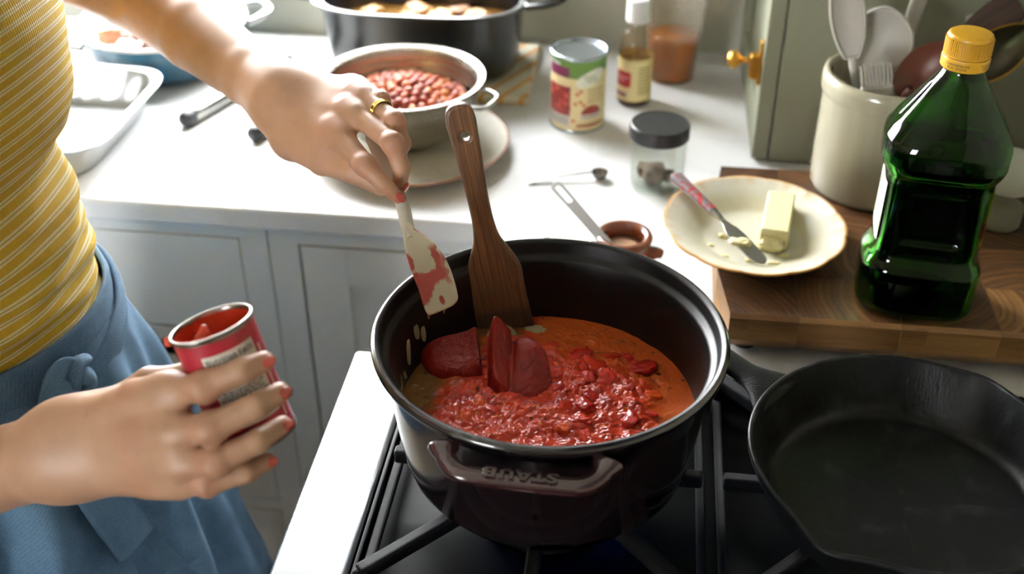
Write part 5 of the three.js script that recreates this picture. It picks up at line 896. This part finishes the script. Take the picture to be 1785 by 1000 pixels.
  const nearBox = [[-0.36, 1.03, 0.07], [-0.125, 1.20, 0.225]], farBox = [[-0.30, 1.105, -0.26], [-0.11, 1.225, -0.085]];
  const inside = (b, m) => (x, y, z) => x > b[0][0] + m && x < b[1][0] - m && y > b[0][1] + m && y < b[1][1] - m && z > b[0][2] + m && z < b[1][2] - m;
  const iN = inside(nearBox, 0.003), iF = inside(farBox, 0.003);
  const armF = [[-0.58, 1.09, -0.47], [-0.275, 1.30, -0.18]], armN = [[-0.60, 0.92, 0.07], [-0.335, 1.14, 0.22]];
  const iaF = inside(armF, 0.006), iaN = inside(armN, 0.006);
  const parts = [
    nets(body, nearBox[0], nearBox[1], 0.0019), nets(body, farBox[0], farBox[1], 0.0019),
    nets(body, armF[0], armF[1], 0.004, iF), nets(body, armN[0], armN[1], 0.004, iN),
    nets(body, [-0.70, -0.01, -0.48], [-0.36, 1.72, 0.24], 0.012, (x, y, z) => iaF(x, y, z) || iaN(x, y, z)),
  ];
  const N0 = parts.reduce((s, g) => s + g.attributes.position.count, 0);
  const sg = mergeGeometries(parts);
  const joints = []; for (const P of ['N', 'F']) for (const k of ['i', 'm', 'r', 'p']) { joints.push([...J[P + k][0], 0.013, 0.55], [...J[P + k][1], 0.010, 0.6], [...J[P + k][3], 0.009, 0.5]); }
  colorize(sg, (x, y, z) => {
    let c = mix3([0.645, 0.49, 0.385], [0.70, 0.54, 0.43], 0.5 + 0.9 * fbm(x * 45, y * 45, z * 45, 4));
    let k = 0; for (const q of joints) { const d = Math.hypot(x - q[0], y - q[1], z - q[2]); if (d < q[3] * 2) k = Math.max(k, q[4] * Math.exp(-((d / q[3]) ** 2))); }
    c = mix3(c, [0.645, 0.385, 0.30], k);
    return mix3(c, [0.62, 0.42, 0.32], sstep(0.6, 0.75, noise(x * 180, y * 180, z * 180)) * 0.4);
  });
  const skin = phys({ vertexColors: true, roughness: 0.48, sheen: 0.15, clearcoat: 0.06, clearcoatRoughness: 0.5 });
  mesh('body', sg, skin, pr);
  // fingernails
  const nail = (P, k, face) => {
    const q = J[P + k], d = V(...q[3]).sub(V(...q[2])).normalize(), r = { i: 0.0066, m: 0.0068, r: 0.0064, p: 0.0056 }[k], n = V(...face); n.addScaledVector(d, -n.dot(d)).normalize();
    const g = new THREE.SphereGeometry(1, 18, 12), s = { i: 1, m: 1, r: 0.95, p: 0.82 }[k]; g.scale(0.0037 * s, 0.0011, 0.005 * s);
    const m = mesh('fingernail', g, M.nail, pr); m.position.set(...q[3]).addScaledVector(n, r * 0.93).addScaledVector(d, 0.0012); basis(m, n.clone().cross(d).normalize(), n, d); m.userData.label = 'chipped red nail polish';
  };
  for (const k of ['i', 'm', 'r', 'p']) nail('N', k, [0.75, 0.45, 0.55]);
  nail('F', 'i', [0.5, 0.45, 0.75]); nail('F', 'm', [0.9, 0.1, 0.5]);
  // ring on the far hand
  { const a = V(...J.Fr[0]), b = V(...J.Fr[1]), c = a.clone().lerp(b, 0.66), d = b.clone().sub(a).normalize(); for (let i = 0; i < 3; i++) { const m = mesh('ring', new THREE.TorusGeometry(0.0098, 0.0009, 10, 40), M.gold, pr); m.position.copy(c).addScaledVector(d, (i - 1) * 0.0016); m.quaternion.setFromUnitVectors(V(0, 0, 1), d); } }
  // hair
  { const hf = (x, y, z) => { let d = ellipsoid([-0.552, 1.615, -0.095], [0.104, 0.112, 0.092])(x, y, z); d = smin(d, cone([-0.62, 1.60, -0.095], [-0.655, 1.35, -0.095], 0.06, 0.03)(x, y, z), 0.05); d = smax(d, -ellipsoid([-0.445, 1.555, -0.095], [0.062, 0.088, 0.068])(x, y, z), 0.015); return d + 0.004 * noise(x * 30, y * 8, z * 60); };
    mesh('hair', nets(hf, [-0.74, 1.28, -0.24], [-0.40, 1.76, 0.05], 0.007), std({ color: 0x3a2618, roughness: 0.55 }), pr); }
  // ----- striped top -----
  const prof = [[0.955, 0.122, 0.134], [0.99, 0.1245, 0.135], [1.03, 0.123, 0.135], [1.09, 0.123, 0.134], [1.12, 0.1175, 0.134], [1.142, 0.1135, 0.135], [1.156, 0.119, 0.138], [1.172, 0.133, 0.142], [1.198, 0.145, 0.148], [1.24, 0.149, 0.156], [1.28, 0.150, 0.166], [1.33, 0.138, 0.176], [1.37, 0.108, 0.172], [1.395, 0.088, 0.13], [1.41, 0.072, 0.09]];
  const at = (y) => { let i = 0; while (i < prof.length - 2 && prof[i + 1][0] < y) i++; const a = prof[Math.max(0, i - 1)], b = prof[i], c = prof[i + 1], d = prof[Math.min(prof.length - 1, i + 2)], t = clamp((y - b[0]) / (c[0] - b[0])); const h = (k) => { const m1 = (c[k] - a[k]) / 2, m2 = (d[k] - b[k]) / 2; return (2 * t ** 3 - 3 * t * t + 1) * b[k] + (t ** 3 - 2 * t * t + t) * m1 + (-2 * t ** 3 + 3 * t * t) * c[k] + (t ** 3 - t * t) * m2; }; return [h(1), h(2)]; };
  const axis = (y) => [lerp(-0.551, -0.557, sstep(1.05, 1.3, y)), -0.09];
  const surf = (a, y, out = 0) => {   // a: 0 = front (+x), pi/2 = near side (+z)
    const [ax, az] = at(y), [cx, cz] = axis(y), c = Math.cos(a), s = Math.sin(a), e = 2.1, k = (Math.abs(c) ** e + Math.abs(s) ** e) ** (-1 / e);
    let w = 0.0024 * Math.sin(y * 95 + 2.2 * Math.sin(a * 2) + a * 2) * sstep(1.2, 1.06, y) * sstep(0.96, 1.0, y) + 0.0014 * noise(c * 2.5, y * 30, s * 2.5) + 0.0018 * Math.sin(y * 210 - a * 5 + noise(c * 2, y * 9, s * 2) * 3) * sstep(1.16, 1.04, y);
    const bust = 0.013 * sstep(1.148, 1.18, y) * sstep(1.33, 1.25, y) * (Math.exp(-(((a + 0.62) / 0.42) ** 2)) + Math.exp(-(((a - 0.62) / 0.42) ** 2)));
    return [cx + c * k * (ax + w + out + bust), y, cz + s * k * (az + w + out + bust * 0.5)];
  };
  const stripes = tex(512, 256, (u, v) => {
    const p = (v * 4) % 1, rib = 0.5 + 0.5 * Math.sin(u * Math.PI * 2 * 64);
    const w1 = Math.abs(p - 0.24), w2 = Math.abs(p - 0.50), white = Math.max(sstep(0.095, 0.07, w1), sstep(0.095, 0.07, w2));
    const y = mix3([0.71, 0.565, 0.07], [0.82, 0.68, 0.15], rib * 0.8 + 0.2 * rnd()), q = mix3([0.88, 0.86, 0.76], [0.96, 0.94, 0.87], rib * 0.8 + 0.2 * rnd());
    return mix3(y, q, white * (0.75 + 0.25 * rnd()));
  });
  const knit = tex(256, 64, (u, v) => 0.5 + 0.4 * Math.sin(u * Math.PI * 2 * 32) + 0.1 * rnd(), false);
  const shirtMat = std({ map: stripes, roughness: 0.92, bumpMap: knit, bumpScale: 0.0006 });
  const shell = grid(220, 200, (u, v) => surf(Math.PI + u * Math.PI * 2, lerp(0.965, 1.41, v)), (u, v) => { const y = lerp(0.965, 1.41, v), q = surf(Math.PI + u * Math.PI * 2, y); return [u * 12, (y - lerp(0.12, 0.45, sstep(1.02, 1.2, y)) * (q[0] + 0.55)) / 0.040]; });
  const sleeve = (a, b) => { const q = lp(a, b, 0.42); const inn = [-0.57, 1.325, lerp(-0.085, a[2], 0.45)]; return sweep([inn, lp(inn, a, 0.6), lp(a, b, 0.04), lp(a, b, 0.2), q], (t) => lerp(0.072, 0.059, t), { n: 24, seg: 30, caps: false, up: V(1, 0, 0) }); };
  const sl = [sleeve(fSh, J.Fe), sleeve(nSh, J.Ne)]; for (const s of sl) { const uv = s.attributes.uv; for (let i = 0; i < uv.count; i++) uv.setXY(i, uv.getX(i) * 12, uv.getY(i) / 0.040); }
  mesh('striped_top', merge([shell, ...sl]), shirtMat, pr);
  // ----- denim skirt -----
  const denim = tex(512, 512, (u, v) => { const tw = 0.5 + 0.5 * Math.sin((u * 150 + v * 150) * Math.PI * 2 / 2), n = rnd(), k = clamp(0.42 + 0.3 * (n - 0.5) + 0.12 * tw + 0.5 * fbm(u * 5, v * 5, 3, 4)); return mix3([0.17, 0.275, 0.375], [0.47, 0.60, 0.70], k); });
  const denimMat = std({ map: rep(denim, 3.2, 3.2), roughness: 0.9, bumpMap: rep(speck, 40, 40), bumpScale: 0.0003 });
  const skirtR = (a, y) => {
    const d = clamp((1.0 - y) / 0.5), ax = 0.126 + 0.108 * d, az = 0.137 + 0.118 * d, c = Math.cos(a), s = Math.sin(a), e = 2.1, k = (Math.abs(c) ** e + Math.abs(s) ** e) ** (-1 / e);
    const fold = (0.009 * Math.sin(a * 9 + 1.2 * Math.sin(y * 9)) + 0.007 * Math.sin(a * 17 + 2 + y * 6) + 0.004 * noise(c * 4, y * 14, s * 4)) * sstep(0, 0.35, d);
    return [-0.551 + c * k * (ax + fold), y, -0.09 + s * k * (az + fold)];
  };
  mesh('denim_skirt', grid(260, 110, (u, v) => skirtR(Math.PI + u * Math.PI * 2, lerp(0.42, 0.992, v)), (u, v) => [u * 1.1, v * 0.57]), denimMat, pr);
  // wrap panel edge lying over the skirt's front
  mesh('wrap_panel', grid(70, 80, (u, v) => { const a = lerp(-0.75, 0.42 - 0.5 * (1 - v), u), y = lerp(0.43, 0.985, v), [x, , z] = skirtR(a, y), o = 0.005; return [x + Math.cos(a) * o, y, z + Math.sin(a) * o]; }, (u, v) => [u * 0.3, v * 0.57]), std({ map: rep(denim, 3.2, 3.2), roughness: 0.9, bumpMap: rep(speck, 40, 40), bumpScale: 0.0003, side: THREE.DoubleSide }), pr);
  // waistband with rolled edges
  const bandR = (a, y, o) => { const c = Math.cos(a), s = Math.sin(a), e = 2.1, k = (Math.abs(c) ** e + Math.abs(s) ** e) ** (-1 / e); return [-0.551 + c * k * (0.1255 + o), y, -0.09 + s * k * (0.1365 + o)]; };
  const bandProf = [[0.945, 0.002], [0.945, 0.006], [0.949, 0.0078], [0.975, 0.0078], [1.003, 0.0074], [1.0085, 0.006], [1.009, 0.003], [1.005, 0.001]];
  mesh('waistband', grid(200, bandProf.length - 1, (u, v) => { const q = bandProf[Math.round(v * (bandProf.length - 1))], a = Math.PI + u * Math.PI * 2; return bandR(a, q[0] + 0.0015 * Math.sin(a * 3), q[1] + 0.001 * noise(Math.cos(a) * 3, q[0] * 40, Math.sin(a) * 3)); }, (u, v) => [u * 0.95, v * 0.06]), denimMat, pr);
  // tie strap round the waist
  const stitchMat = denimMat, KA = 0.44;   // knot angle
  const strapPts = (a0, a1, y0, y1, n = 14) => { const p = []; for (let i = 0; i <= n; i++) { const t = i / n, a = lerp(a0, a1, t); p.push(V(...bandR(a, lerp(y0, y1, t), 0.0125))); } return p; };
  mesh('tie_strap', sweep(strapPts(KA, KA - 1.75, 0.951, 0.992), (t) => [0.0045, lerp(0.010, 0.017, sstep(0, 0.3, t))], { n: 60, seg: 14, pow: 0.8 }), stitchMat, pr);
  mesh('tie_strap', sweep(strapPts(KA, KA + 2.2, 0.945, 0.955), (t) => [0.004, lerp(0.010, 0.016, sstep(0, 0.3, t))], { n: 60, seg: 14, pow: 0.8 }), stitchMat, pr);
  // the knot: two crossing wraps and a loop
  const K = V(...bandR(KA, 0.976, 0.013)), out = V(Math.cos(KA), 0, Math.sin(KA)).normalize(), tan = V(Math.sin(KA), 0, -Math.cos(KA)), kp = (t, y, o) => K.clone().addScaledVector(tan, t).addScaledVector(out, o).add(V(0, y, 0));
  mesh('knot', sweep([kp(0.020, 0.006, -0.006), kp(0.023, 0.014, 0.006), kp(0.010, 0.020, 0.013), kp(0.000, 0.010, 0.018), kp(0.002, -0.008, 0.017), kp(0.014, -0.016, 0.011), kp(0.024, -0.006, 0.004), kp(0.020, 0.004, -0.004)], () => [0.007, 0.006], { n: 60, seg: 14 }), stitchMat, pr);
  mesh('knot', sweep([kp(0.006, 0.016, 0.004), kp(0.012, 0.008, 0.017), kp(0.011, -0.004, 0.019), kp(0.006, -0.014, 0.008)], () => [0.0085, 0.006], { n: 30, seg: 14 }), stitchMat, pr);
  // broad tail: up over the knot, then hanging
  const tailPts = [kp(0.006, 0.004, 0.004), kp(0.002, 0.020, 0.012), kp(-0.010, 0.024, 0.017), kp(-0.018, 0.012, 0.020), kp(-0.020, -0.012, 0.021), kp(-0.018, -0.05, 0.022), kp(-0.010, -0.10, 0.026), kp(0.0, -0.15, 0.032), kp(0.008, -0.185, 0.036)];
  mesh('tie_tail', sweep(tailPts, (t) => [lerp(0.011, 0.0225, sstep(0.05, 0.28, t)), 0.0026], { n: 80, seg: 16, up: out, pow: 0.7 }), stitchMat, pr);
}
// ---------- opened tomato paste tin in the hand ----------
{
  const top = V(-0.2027, 1.1778, 0.1381), bot = V(-0.1785, 1.1006, 0.1510), up = top.clone().sub(bot).normalize(), L = 0.084;
  const t = thing('paste_tin', 'small opened red tomato paste tin held in the hand', 'tin can'); t.position.copy(top).addScaledVector(up, -L);
  const z = V(0.101, 0.558, 0.824); z.addScaledVector(up, -z.dot(up)).normalize(); basis(t, up.clone().cross(z).normalize(), up, z);
  const lab = canvasTex(1024, 512, (c, w, h) => {
    c.fillStyle = '#a3182c'; c.fillRect(0, 0, w, h); c.fillStyle = '#d9d4c6'; const x0 = w * 0.40, x1 = w * 0.62; c.fillRect(x0, h * 0.11, x1 - x0, h * 0.69);
    c.fillStyle = '#1b1a1a'; c.font = 'bold 40px sans-serif'; c.fillText('Nutrition Facts', x0 + 9, h * 0.195, x1 - x0 - 18); c.font = '22px sans-serif'; c.fillText('Servings: about 5', x0 + 9, h * 0.272, x1 - x0 - 60); c.fillStyle = '#2a2828';
    for (let i = 0; i < 16; i++) { const y = h * (0.30 + i * 0.03); c.fillRect(x0 + 8, y, x1 - x0 - 16, i % 5 === 4 ? 4 : 1); let x = x0 + 10; while (x < x1 - 30) { const l = 6 + rnd() * 26; c.fillRect(x, y + 5, l, 6); x += l + 5; } }
    c.fillStyle = '#d9d4c6'; c.fillRect(w * 0.34, h * 0.6, w * 0.045, h * 0.05); c.fillStyle = '#e7e2d4'; c.fillRect(w * 0.64, h * 0.2, w * 0.012, h * 0.7); c.fillStyle = '#3d5a2a'; c.fillRect(w * 0.05, h * 0.3, w * 0.2, h * 0.4); c.fillStyle = '#c8402f'; c.beginPath(); c.arc(w * 0.15, h * 0.5, 60, 0, 7); c.fill();
  });
  const tin = std({ color: 0x8f8a82, metalness: 1, roughness: 0.3 });
  const lb = mesh('paper_label', lathe([[0.0263, 0.004], [0.0263, L - 0.004]], 96), std({ map: lab, roughness: 0.4 }), t); lb.rotation.y = Math.PI + 0.35;
  mesh('tin_wall', lathe([[0, 0.0018], [0.0248, 0.0018], [0.0252, 0], [0.0272, 0], [0.0275, 0.0018], [0.0262, 0.0034], [0.0262, L - 0.0034], [0.0275, L - 0.002], [0.0276, L - 0.0005], [0.027, L], [0.026, L], [0.0253, L - 0.001], [0.0251, L - 0.004], [0.0251, 0.003], [0, 0.003]], 96), tin, t);
  const inner = colorize(lathe([[0.0249, L - 0.003], [0.0249, 0.03], [0.022, 0.026], [0, 0.03]], 72), (x, y, q) => mix3([0.66, 0.16, 0.06], [0.76, 0.25, 0.09], 0.5 + fbm(x * 90, y * 90, q * 90, 3)));
  mesh('paste_film', inner, phys({ vertexColors: true, roughness: 0.4, side: THREE.DoubleSide }), t);
  const pf = (x, y, q) => smin(smin(ellipsoid([-0.010, 0.052, 0.006], [0.011, 0.026, 0.012])(x, y, q), cone([-0.008, 0.066, 0.008], [-0.004, 0.083, 0.004], 0.007, 0.003)(x, y, q), 0.008), ellipsoid([0, 0.036, 0], [0.022, 0.008, 0.022])(x, y, q), 0.01) + 0.0012 * fbm(x * 160, y * 160, q * 160, 3);
  mesh('paste_lump', colorize(nets(pf, [-0.026, 0.02, -0.026], [0.026, 0.092, 0.026], 0.0012), (x, y, q) => mix3([0.66, 0.16, 0.06], [0.76, 0.25, 0.09], 0.5 + fbm(x * 90, y * 90, q * 90, 3))), phys({ vertexColors: true, roughness: 0.4, clearcoat: 0.3 }), t);
  mesh('paste_drip', lump(1, 4, [1, 1, 0.6], 0.4).scale(0.0032, 0.0032, 0.0032).translate(-0.0285, L - 0.003, 0.002), phys({ color: 0xb93a1a, roughness: 0.4 }), t);
}
renderer.render(scene, camera);
